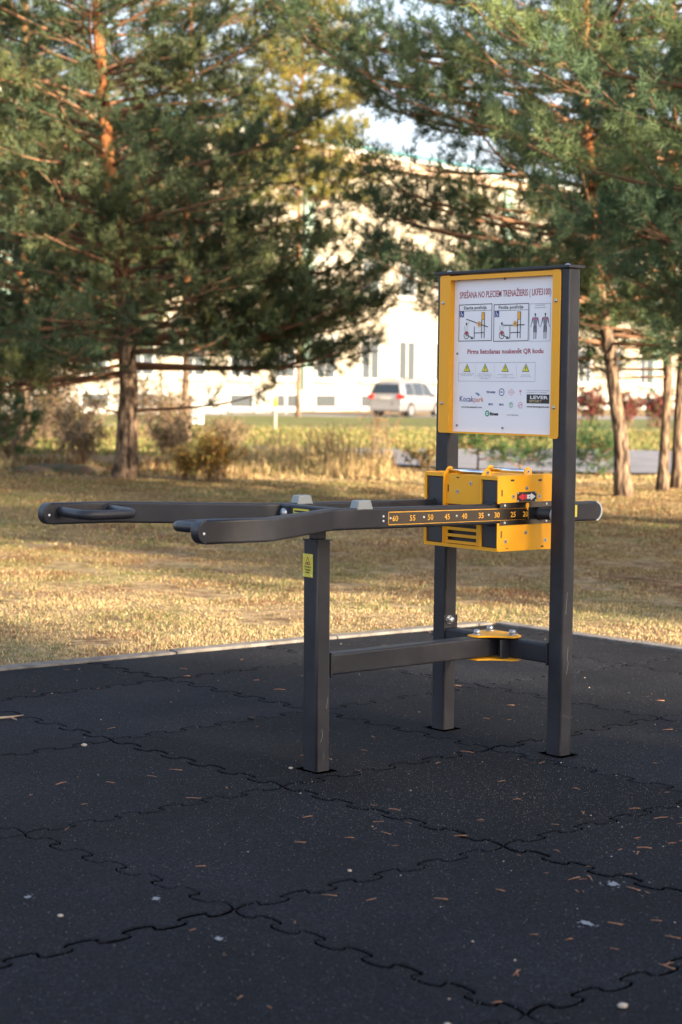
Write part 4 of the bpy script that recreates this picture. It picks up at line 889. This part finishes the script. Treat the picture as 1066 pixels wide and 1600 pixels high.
def pine(name, lab, group, trunk, r0, zlo, zhi, blen, seed, whorl=.42, nper=5, dens=1.0, tintbase=(.045, .085, .045), tintvar=(.10, .12, .04), w_=.006, nn=20, L=.16, bare=.35, fill=1.0, extra=(), azbias=None, dead=()):
    rg = np.random.default_rng(seed); tr = [np.array(p, float) for p in trunk]
    base = tr[0].copy(); root = empty(name, tuple(base), 0, lab, "pine tree", group); tr = [p-base for p in tr]; H = tr[-1][2]
    def tat(z):
        for p, q in zip(tr[:-1], tr[1:]):
            if p[2] <= z <= q[2]: f = (z-p[2])/(q[2]-p[2]); return p*(1-f)+q*f
        return tr[-1]
    b = BM(); zs = np.linspace(-.15, H, 26); 
    pts = [tat(max(z, 0))+np.array([0, 0, min(z, 0)])+np.array([rg.normal(0, .012), rg.normal(0, .012), 0])*(z > .3) for z in zs]
    rad = [r0*(1-.86*max(z, 0)/H)*(1+.55*math.exp(-max(z, 0)/.25)) for z in zs]
    tube(b, pts, r0, 14, radii=rad); obj("trunk", b, BARK, root)
    lb = BM(); SP = []; SD = []; ST = []
    def branch(z, az, Lb, rise, droop, r_b, foliage=True, bare_=bare):
        o = tat(z); d = np.array([math.cos(az), math.sin(az), 0]); n_ = 7; side = np.array([-d[1], d[0], 0]); wob = rg.normal(0, .05, 2)
        P = []
        for k in range(n_):
            t = k/(n_-1); P.append(o+d*Lb*t*(1-.08*t)+np.array([0, 0, Lb*(rise*t-droop*t*t+.10*t**4)])+side*Lb*(wob[0]*math.sin(t*4)+wob[1]*t*t))
        tube(lb, P, r_b, 6, radii=[r_b*(1-.8*k/(n_-1)) for k in range(n_)])
        ctint = np.array(tintbase)+(np.array(tintvar)-np.array(tintbase))*rg.random()**2*.55
        ns = max(3, int(Lb*2.9*dens))
        for q in range(ns):
            t = bare_+(1-bare_)*(q+rg.random())/ns; t = min(t, .98); p = polyat(P, t); s_ = 1 if q % 2 else -1
            dd = (polyat(P, min(1, t+.05))-polyat(P, max(0, t-.05))); dd /= np.linalg.norm(dd)+1e-9
            a = rg.uniform(.6, 1.15); sd = dd*math.cos(a)+side*s_*math.sin(a)+np.array([0, 0, rg.uniform(-.15, .35)]); sd /= np.linalg.norm(sd)
            l2 = Lb*rg.uniform(.22, .42)*(1.15-.65*t); l2 = max(.22, min(l2, 1.1))
            P2 = [p+sd*l2*f+np.array([0, 0, .12*l2*f*f]) for f in (0, .35, .7, 1)]
            tube(lb, P2, .01, 4, radii=[.009, .007, .005, .003])
            if not foliage and rg.random() < .8: 
                for _ in range(2): 
                    f = rg.uniform(.3, .9); s3 = sd+rg.normal(0, .6, 3); s3 /= np.linalg.norm(s3); pp = polyat(P2, f); tube(lb, [pp, pp+s3*l2*.4], .003, 3)
                continue
            nt_ = max(3, int(l2*12.5*fill))
            for k in range(nt_):
                f = 1-.8*((k+rg.random())/nt_)**1.5; pp = polyat(P2, min(f, .99)); d3 = sd*.8+rg.normal(0, .55, 3)+np.array([0, 0, .35]); d3 /= np.linalg.norm(d3)
                l3 = rg.uniform(.04, .16); pe = pp+d3*l3
                SP.append(pe); SD.append(d3+np.array([0, 0, .15])); ST.append(ctint*rg.uniform(.8, 1.2))
                if rg.random() < .45: SP.append(pp); SD.append(d3+rg.normal(0, .5, 3)); ST.append(ctint)
    z = zlo; k = 0
    while z < zhi:
        f = (z-zlo)/(zhi-zlo); Lb0 = blen(z)
        for q in range(nper):
            az = k*1.1+q*2*math.pi/nper+rg.normal(0, .25)
            if azbias and rg.random() > azbias(az, z): continue
            branch(z+rg.uniform(-.12, .12), az, Lb0*rg.uniform(.65, 1.15), rg.uniform(.05, .35)+.25*f, rg.uniform(.05, .32), .012+.012*Lb0*.6)
        z += whorl*rg.uniform(.8, 1.2); k += 1
    for (z, az, Lb, rise, droop, r_b) in extra: branch(z, az, Lb, rise, droop, r_b, True, .25)
    for (z, az, Lb, rise, droop, r_b) in dead: branch(z, az, Lb, rise, droop, r_b, False, .2)
    obj("limbs", lb, TWIG, root)
    V, F, c = shoots(SP, SD, rg, nn, L, .085, w_, np.array(ST))
    obj("crown", fastmesh("crown", V, F, c), NEED, root)
    return root, len(SP)
NS = []
DB = dict(tintbase=(.064, .100, .052), tintvar=(.20, .19, .055))
# main pine, left of the machine
NS.append(pine("pine_tree", "large dark pine left of the machine, its thick bare trunk standing in tall grass", None, [(-3.04, 25.08, .02), (-2.98, 25.05, 1.2), (-3.08, 25.0, 3), (-3.32, 24.95, 5), (-3.45, 24.9, 7.5), (-3.4, 24.9, 11.5)], .145, 1.95, 9.0,
  lambda z: 3.1*(1-max(0, z-3)/9.5)**.7 if z > 2.4 else 2.5, 11, whorl=.31, nper=6, dens=1.15, fill=1.3, bare=.18, w_=.008, nn=22, L=.17, **DB,
  extra=[(1.75, 0.12, 3.4, .10, .02, .04), (1.9, -.1, 3.6, .16, .03, .045), (2.3, .05, 3.8, .1, .05, .045), (2.0, 3.0, 3.0, .1, .05, .04), (1.75, -.35, 3.7, .12, .02, .04), (2.6, -.2, 3.9, .06, .02, .04), (2.0, .0, 3.9, -.02, .0, .04), (2.2, -.25, 3.6, -.06, .0, .035), (1.9, .35, 3.4, -.04, .0, .035), (2.2, 2.9, 3.4, -.12, .02, .04), (2.1, 3.4, 3.2, -.14, .0, .04), (2.3, 2.4, 3.0, -.12, .0, .035), (2.0, -1.5, 2.2, -.08, .0, .03), (1.75, 2.7, 3.2, -.12, -.02, .035), (1.7, 3.1, 3.3, -.08, .0, .035), (1.75, -2.6, 3.0, -.14, .0, .03), (1.7, -2.0, 2.2, -.1, .0, .03), (1.8, -.9, 2.4, -.08, .0, .03), (1.5, 2.5, 3.0, -.16, -.02, .03), (1.5, 3.3, 3.2, -.15, .0, .03), (1.45, -2.9, 3.3, -.16, .0, .03), (1.6, -2.3, 2.6, -.18, .0, .03), (1.55, .15, 3.8, .0, .02, .04), (1.6, -.2, 3.4, -.03, .0, .04)], dead=[(.95, .05, 2.0, .06, .02, .03), (.9, -2.9, .7, .2, 0, .02)])[1])
NS.append(pine("pine_tree", "pine with a sunlit leaning trunk just right of the tall post", None, [(3.58, 22.64, .02), (3.42, 22.6, 1.4), (3.12, 22.55, 3.2), (2.95, 22.5, 5.2), (2.9, 22.5, 11)], .092, 2.3, 9.0,
  lambda z: 2.8*(1-max(0, z-3.5)/9)**.8, 12, whorl=.38, nper=5, dens=1.1, fill=1.3, bare=.2, w_=.0075, nn=22, L=.18, extra=[(2.4, 2.9, 2.6, .1, .05, .035), (3.2, 3.2, 3.2, .2, .05, .04), (4.2, 3.0, 3.2, .25, .1, .04), (3.6, 3.9, 2.6, .3, .05, .035), (5.0, 3.1, 3.3, .2, .1, .04), (5.8, 3.0, 3.3, .2, .1, .04), (2.2, 3.35, 3.3, .12, .02, .035), (2.5, 2.75, 3.1, .1, .03, .035), (1.9, 3.05, 2.6, .12, .02, .03), (3.0, 2.9, 3.5, .12, .0, .04), (4.6, 3.3, 3.9, .16, .05, .04), (5.3, 3.0, 4.0, .10, .05, .04), (6.2, 3.2, 4.0, .06, .05, .04), (5.0, 2.7, 3.8, .1, .05, .04), (4.3, 3.6, 3.4, .1, .02, .035), (6.8, 2.9, 3.8, .0, .05, .035), (2.0, .2, 1.5, -.05, .0, .02), (1.9, -.9, 1.7, -.05, .0, .02), (2.1, -1.9, 1.9, -.05, .0, .02), (2.1, .9, 1.4, -.05, .0, .02)], dead=[(1.5, 2.2, .4, .3, 0, .02), (2.0, .3, 1.2, .1, .1, .02)], tintbase=(.058, .10, .055), tintvar=(.15, .18, .06))[1])
NS.append(pine("pine_tree", "dark pine close to the right edge of the picture, the inner of two neighbouring trunks", None, [(4.28, 23.9, .02), (4.34, 23.9, 3), (4.30, 23.9, 6), (4.3, 23.9, 12)], .065, 1.9, 8.5,
  lambda z: 2.6*(1-max(0, z-3)/9.5)**.8, 13, whorl=.38, nper=5, dens=1.1, fill=1.4, bare=.2, w_=.009, nn=22, L=.18, tintbase=(.055, .10, .05), tintvar=(.16, .19, .06), extra=[(1.95, 3.0, 2.3, .0, .02, .025), (1.75, 3.4, 2.0, -.04, .0, .025), (1.6, 2.6, 2.0, .0, .02, .02), (1.8, -1.6, 1.5, -.05, .0, .02), (2.3, 3.2, 2.4, -.02, .0, .025), (1.9, -2.5, 1.8, -.05, .0, .02)], dead=[(2.9, 3.2, 2.4, .05, .0, .03), (2.6, 3.1, 2.2, -.02, .0, .03), (1.5, 3.3, 1.2, .0, .1, .02)])[1])
#
NS.append(pine("pine_tree", "dark pine cut by the right edge of the picture, the outermost trunk", None, [(4.62, 24.6, .02), (4.66, 24.6, 5), (4.7, 24.6, 11)], .08, 2.2, 8.5, lambda z: 2.4*(1-max(0, z-3)/9)**.8, 14, whorl=.45, nper=5, dens=1.0, fill=1.3, w_=.01, nn=20)[1])
NS.append(pine("pine_tree", "nearer pine outside the right edge, only its brighter branch ends show", None, [(5.0, 17.0, .0), (5.0, 17.0, 4), (4.9, 17, 9)], .12, 1.6, 7.0, lambda z: 2.35*(1-max(0, z-3)/7.5)**.8, 15, whorl=.38, nper=6, dens=1.3, fill=1.5, w_=.006, nn=26, L=.17, tintbase=(.085, .14, .075), tintvar=(.18, .22, .07), extra=[(2.6, 3.05, 3.2, .05, .0, .035), (3.4, 3.2, 3.6, .2, .05, .035), (2.0, 3.0, 2.7, .1, .02, .03), (2.4, 3.35, 2.5, .08, .0, .03), (1.8, 2.8, 2.3, .05, .0, .03), (4.0, 3.05, 3.9, .12, .05, .04), (3.0, 2.95, 3.6, .12, .03, .035)])[1])
FAR = dict(whorl=.55, nper=6, dens=.85, w_=.016, nn=18, L=.24, fill=1.0, bare=.15)
NS.append(pine("pine_tree", "dark pine at the left edge with its trunk lost in shade", None, [(-6.6, 37, .1), (-6.6, 37, 5), (-6.5, 37, 12)], .17, 1.6, 11, lambda z: 3.6*(1-max(0, z-3)/10.5)**.8, 16, tintbase=(.04, .08, .045), **FAR)[1])
NS.append(pine("pine_tree", "pine behind the large dark pine, its thin grey trunk beside the white box", None, [(-3.55, 41, .1), (-3.6, 41, 5), (-3.4, 41, 13)], .085, 1.9, 12, lambda z: 3.6*(1-max(0, z-4)/11)**.7, 17, tintbase=(.08, .11, .035), tintvar=(.22, .18, .045), **FAR)[1])
NS.append(pine("pine_tree", "distant pine at the far left behind the others", None, [(-8.8, 45, .1), (-8.8, 45, 6), (-8.7, 45, 14)], .2, 1.8, 13, lambda z: 4.2*(1-max(0, z-3)/12)**.8, 18, **FAR)[1])
NS.append(pine("pine_tree", "tall golden sunlit pine just before the building, rising over the middle of the roof", None, [(-1.9, 77, .0), (-1.95, 77, 9), (-1.7, 77, 24)], .09, 9.2, 22.5, lambda z: 3.6*(1-max(0, z-13)/13)**.6, 19, tintbase=(.17, .17, .04), tintvar=(.36, .28, .06), **dict(FAR, whorl=.65, nper=7, w_=.028, nn=16, L=.34, bare=.1))[1])
# pines of the same stand on the sunny side, behind and right of the viewer; they shade the pad and part of the lawn
def stand(p, q): return (p*.67+q*.74, p*.74-q*.67)
SH = dict(whorl=.6, nper=6, dens=.8, w_=.05, nn=8, L=.32, fill=.9, bare=.1)
for k, (p, q, zt, lab, zl, rr_) in enumerate(((1.0, 17, 13, "pine behind the viewer shading the near part of the mat", 1.5, 3.6), (3.6, 23, 15, "pine behind the viewer shading the machine", 1.4, 3.2), (-3.5, 20, 14, "pine behind the viewer, farthest to the left of the stand", 1.6, 3.6), (11.3, 19, 14, "pine to the right of the viewer shading the middle of the lawn", 1.4, 2.7), (15.0, 27, 15, "pine far to the right of the viewer shading the large left pine", 1.4, 2.8), (5.2, 36, 17, "tallest pine far behind the viewer", 1.5, 2.4), (13.2, 33, 15, "farther pine to the right of the viewer, behind the one shading the lawn", 1.4, 2.8), (10.5, 13, 10, "nearest pine to the right of the viewer", 1.2, 2.0), (1.5, 33, 16, "pine in the second row behind the viewer", 1.5, 3.4))):
    x, y = stand(p, q); NS.append(pine("pine_tree", lab, None, [(x, y, 0), (x+.1, y, 5), (x, y+.1, zt)], .2, zl, zt-1, lambda z, zt=zt, rr_=rr_: rr_*(1-max(0, z-4)/(zt-3))**.7, 40+k, **(dict(SH, dens=1.3, fill=1.3) if k in (3, 0, 1, 6, 7, 4) else SH))[1])

# ================================================================== SHRUBS AND SMALL THINGS
LEAF = mat("leaves", (.1, .1, .05), .7, attr=True, trans=.3, spec=.25); STEM = mat("bare_stems", (.16, .10, .07), .9, noise=8, col2=(.28, .20, .14))
def shrub(name, lab, cat, x, y, rad, h, seed, tints, nstem=26, nleaf=900, ls=.02, group=None, low=.1, twigs=True):
    rg = np.random.default_rng(seed); z0 = gz(x, y)-.02; root = empty(name, (x, y, z0), 0, lab, cat, group); b = BM(); tips = []
    for k in range(nstem):
        a = rg.uniform(0, 6.28); r_ = rad*rg.uniform(.2, 1); hh = h*rg.uniform(.6, 1.05); o = np.array([rg.normal(0, rad*.25), rg.normal(0, rad*.25), 0]); e = np.array([r_*math.cos(a), r_*math.sin(a), hh])
        P = [o, o*.6+e*np.array([.3, .3, .4])+rg.normal(0, .02, 3), e*np.array([.7, .7, .75])+rg.normal(0, .03, 3), e]; tube(b, P, .008, 4, radii=[.009, .007, .005, .002]); tips.append(P)
        if twigs:
            for q in range(4):
                p = polyat(P, rg.uniform(.4, .95)); d = rg.normal(0, 1, 3)+np.array([0, 0, .8]); d /= np.linalg.norm(d); e2 = p+d*h*.22; tube(b, [p, e2], .003, 3); tips.append([p, e2])
    obj("stems", b, STEM, root)
    if nleaf:
        C_ = np.array([polyat(tips[i], t) for i, t in zip(rg.integers(0, len(tips), nleaf), rg.uniform(low, 1, nleaf))])+rg.normal(0, .035, (nleaf, 3)); C_[:, 2] = np.abs(C_[:, 2])
        u = rg.normal(size=(nleaf, 3)); u /= np.linalg.norm(u, axis=1, keepdims=True); v = np.cross(u, rg.normal(size=(nleaf, 3))); v /= np.linalg.norm(v, axis=1, keepdims=True); sz = ls*rg.uniform(.6, 1.4, (nleaf, 1))
        V = np.stack([C_-u*sz, C_+v*sz*.5, C_+u*sz, C_-v*sz*.5], 1).reshape(-1, 3); F = np.arange(len(V)).reshape(-1, 4)
        c = np.repeat(np.array(tints)[rg.integers(0, len(tints), nleaf)]*rg.uniform(.7, 1.3, (nleaf, 1)), 4, 0); obj("leaves", fastmesh("leaves", V, F, c), LEAF, root)
YB = [(.42, .24, .05), (.30, .15, .04), (.25, .22, .06), (.5, .33, .09)]
shrub("shrub", "yellow-brown leafy bush in the tall grass right of the thick bare pine trunk", "bush", -1.72, 24.6, .45, .62, 1, YB, 30, 2600, .025)
shrub("shrub", "small rusty bush at the left foot of the yellow-brown bush", "bush", -2.15, 24.9, .28, .42, 2, YB, 20, 1100, .022)
shrub("sapling", "nearly bare young tree with dark upright stems in the grass left of the sign", "sapling", .68, 31.5, .5, .95, 3, [(.25, .12, .05)], 12, 90, .03)
shrub("sapling", "thin bare stalks standing between the bollard and the bare sapling", "sapling", -.35, 31.0, .45, .65, 4, [(.25, .12, .05)], 9, 50, .03)
shrub("shrub", "low green-brown weeds by the roadside left of the far tall post", "bush", 1.35, 29.5, .5, .4, 5, [(.16, .16, .05), (.3, .2, .08)], 18, 700, .03)
RH = [(.20, .045, .045), (.13, .04, .035), (.10, .09, .04)]
for k, (x, y) in enumerate(((7.4, 62), (8.6, 62.6), (9.8, 62.2), (11.0, 62.8))):
    shrub("hedge_bush", ("leftmost dark red hedge bush beyond the road behind the tall post", "second dark red hedge bush from the left beyond the road", "third dark red hedge bush beyond the road, behind the leaning pine trunk", "rightmost dark red hedge bush beyond the road")[k], "hedge bush", x, y, .75, 1.35, 10+k, RH, 22, 1500, .06, "dark red hedge bushes")
BRW = [(.12, .08, .055), (.16, .12, .06), (.10, .10, .04)]
for k, (x, y, r_, h_) in enumerate(((-8.6, 40, .9, 1.3), (-7.1, 43, 1.0, 1.5), (-5.9, 40, .9, 1.2), (-5.0, 44, 1.0, 1.6), (-4.4, 47, .8, 1.3), (-7.9, 48, 1.2, 2.2), (-10.2, 52, 1.5, 2.6), (-9.2, 56, 1.5, 2.8))):
    shrub("brushwood_bush", ("bare brown brushwood at the far left edge of the tall grass", "brown brushwood bush between the two left background trunks", "low brown brushwood left of the thick bare trunk", "tall brown brushwood just left of the thick bare trunk", "brown brushwood beside the white cabinet", "taller brushwood behind the left background trunk", "tall brushwood at the far left in front of the building", "tall brushwood left of centre of the far shrubbery")[k], "bush", x, y, r_, h_, 20+k, BRW, 46, 800, .045)
for k, (x, y, r_, h_, lab) in enumerate(((-6.3, 33, .9, 1.0, "low brown brushwood at the left edge nearest the lawn"), (-5.2, 34.5, .9, 1.1, "brown thicket left of the thick bare trunk, nearest the lawn"), (-4.6, 32, .6, .7, "knee-high dead weeds just left of the thick bare trunk"), (-3.1, 33, .7, .8, "knee-high dead weeds just right of the thick bare trunk"), (-6.9, 31, .8, 1.0, "dead weeds cut by the left edge of the picture"), (-3.6, 37, .8, 1.1, "brown thicket behind the thick bare trunk"), (-2.3, 36, .7, .7, "low brown weeds behind the yellow-brown bush"))):
    shrub("brushwood_bush", lab, "bush", x, y, r_, h_, 50+k, BRW+[(.24, .17, .09)], 44, 700, .035)
# young pines
YP = dict(whorl=.17, nper=5, dens=1.8, w_=.006, nn=20, L=.11, bare=.15, fill=1.1, tintbase=(.05, .11, .045), tintvar=(.14, .19, .05))
pine("young_pine", "waist-high young pine behind the gap between sign and weight box", None, [(2.05, 27.0, 0), (2.07, 27, .95)], .015, .35, .9, lambda z: .55*(1.05-z), 60, **YP)
pine("young_pine", "smaller young pine behind the sign's lower right corner", None, [(2.75, 27.6, 0), (2.75, 27.6, .75)], .015, .2, .7, lambda z: .5*(.85-z), 61, **YP)
pine("young_pine", "small dark young pine at the left edge of the tall grass", None, [(-5.35, 28.6, 0), (-5.35, 28.6, 1.1)], .025, .2, 1.0, lambda z: .75*(1.2-z), 62, **YP)
pine("young_pine", "bushy young pine right of the tall post in front of the road", None, [(3.9, 27.2, 0), (3.9, 27.2, .6)], .015, .15, .55, lambda z: .5*(.7-z), 63, **YP)
# yellow-banded marker post
x, y = -2.02, 54.; b = BM(); cyl(b, (0, 0, -.1), (0, 0, 1.02), .055, 14); cyl(b, (0, 0, 1.02), (0, 0, 1.06), .055, 14, r2=.03)
o = obj("marker_post", b, mat("post_concrete", (.38, .37, .33), .9, noise=12, col2=(.25, .24, .2)), label="grey round marker post with a yellow band near its top on the far verge", cat="marker post", loc=(x, y, gz(x, y)))
b = BM(); cyl(b, (0, 0, .72), (0, 0, .98), .058, 14); obj("yellow_band", b, mat("band_yellow", (.75, .42, .02), .5), o)
# white cabinet
t_ = empty("utility_cabinet", (-4.85, 60, gz(-4.85, 60)), .2, "small white utility cabinet on the far verge seen under the left pine", "utility cabinet")
b = BM(); box(b, -.2, .2, -.15, .15, .08, 1.15, .01); obj("housing", b, WHITE, t_); b = BM(); box(b, -.17, .17, -.156, -.151, .2, 1.05); obj("door", b, TRIM, t_); b = BM(); box(b, -.23, .23, -.18, .18, -.1, .08); obj("base", b, CONC, t_)
# lamp post before the building
t_ = empty("lamp_post", (-2.72, 86, .03), 0, "thin grey lamp post on the far lawn before the building", "street lamp")
b = BM(); cyl(b, (0, 0, -.1), (0, 0, 1.5), .08, 12); obj("base_sleeve", b, TRIM, t_); b = BM(); tube(b, [(0, 0, 1.5), (0, 0, 8), (.1, 0, 8.5), (.9, -.2, 8.8)], .035, 8); obj("pole", b, mat("galvanised", (.35, .37, .4), .5, .6), t_); b = BM(); box(b, .8, 1.35, -.32, -.1, 8.72, 8.84, .03); obj("lamp_head", b, TRIM, t_)
# low mound of earth with a fallen log
b = BM(); bmesh.ops.create_icosphere(b, subdivisions=4, radius=1)
for v in b.verts:
    n_ = math.sin(v.co.x*7+1)*math.cos(v.co.y*9)*.12+math.sin(v.co.x*17)*.05; v.co = Vector((v.co.x*.75*(1+n_), v.co.y*.45, v.co.z*.14*(1+n_)-.02))
obj("earth_mound", b, mat("bare_earth", (.16, .09, .06), .95, noise=9, col2=(.07, .08, .03), bump=(30, 1, .03)), label="low reddish earth mound left of the thick bare trunk", cat="earth mound", loc=(-4.15, 26.3, gz(-4.15, 26.3)), smooth=True)
def stick(x0, y0, x1, y1, r_, lab, seed):
    rg = np.random.default_rng(seed); P = []
    for k in range(7): t = k/6; P.append((x0+(x1-x0)*t+rg.normal(0, .008), y0+(y1-y0)*t+rg.normal(0, .012), gz(x0, y0)+.012+abs(rg.normal(0, .01))))
    b = BM(); tube(b, P, r_, 7, radii=[r_*(1-.5*k/6) for k in range(7)]); p = Vector(P[4]); tube(b, [p, p+Vector((.06, .09, .03))], r_*.4, 5)
    obj("fallen_branch", b, TWIG, label=lab, cat="fallen branch")
stick(1.92, 12.75, 2.28, 12.35, .008, "reddish fallen branch on the lawn just right of the tall post", 1); stick(2.25, 12.05, 2.75, 11.85, .011, "dark fallen branch on the lawn at the right edge", 2); stick(1.55, 16.4, 1.85, 16.2, .008, "short thin stick lying on the brown lawn behind the lever end", 3)
stick(4.0, 19.6, 4.7, 20.9, .012, "long pale stick leaning in the grass at the right edge", 4)
print("shoots", NS)
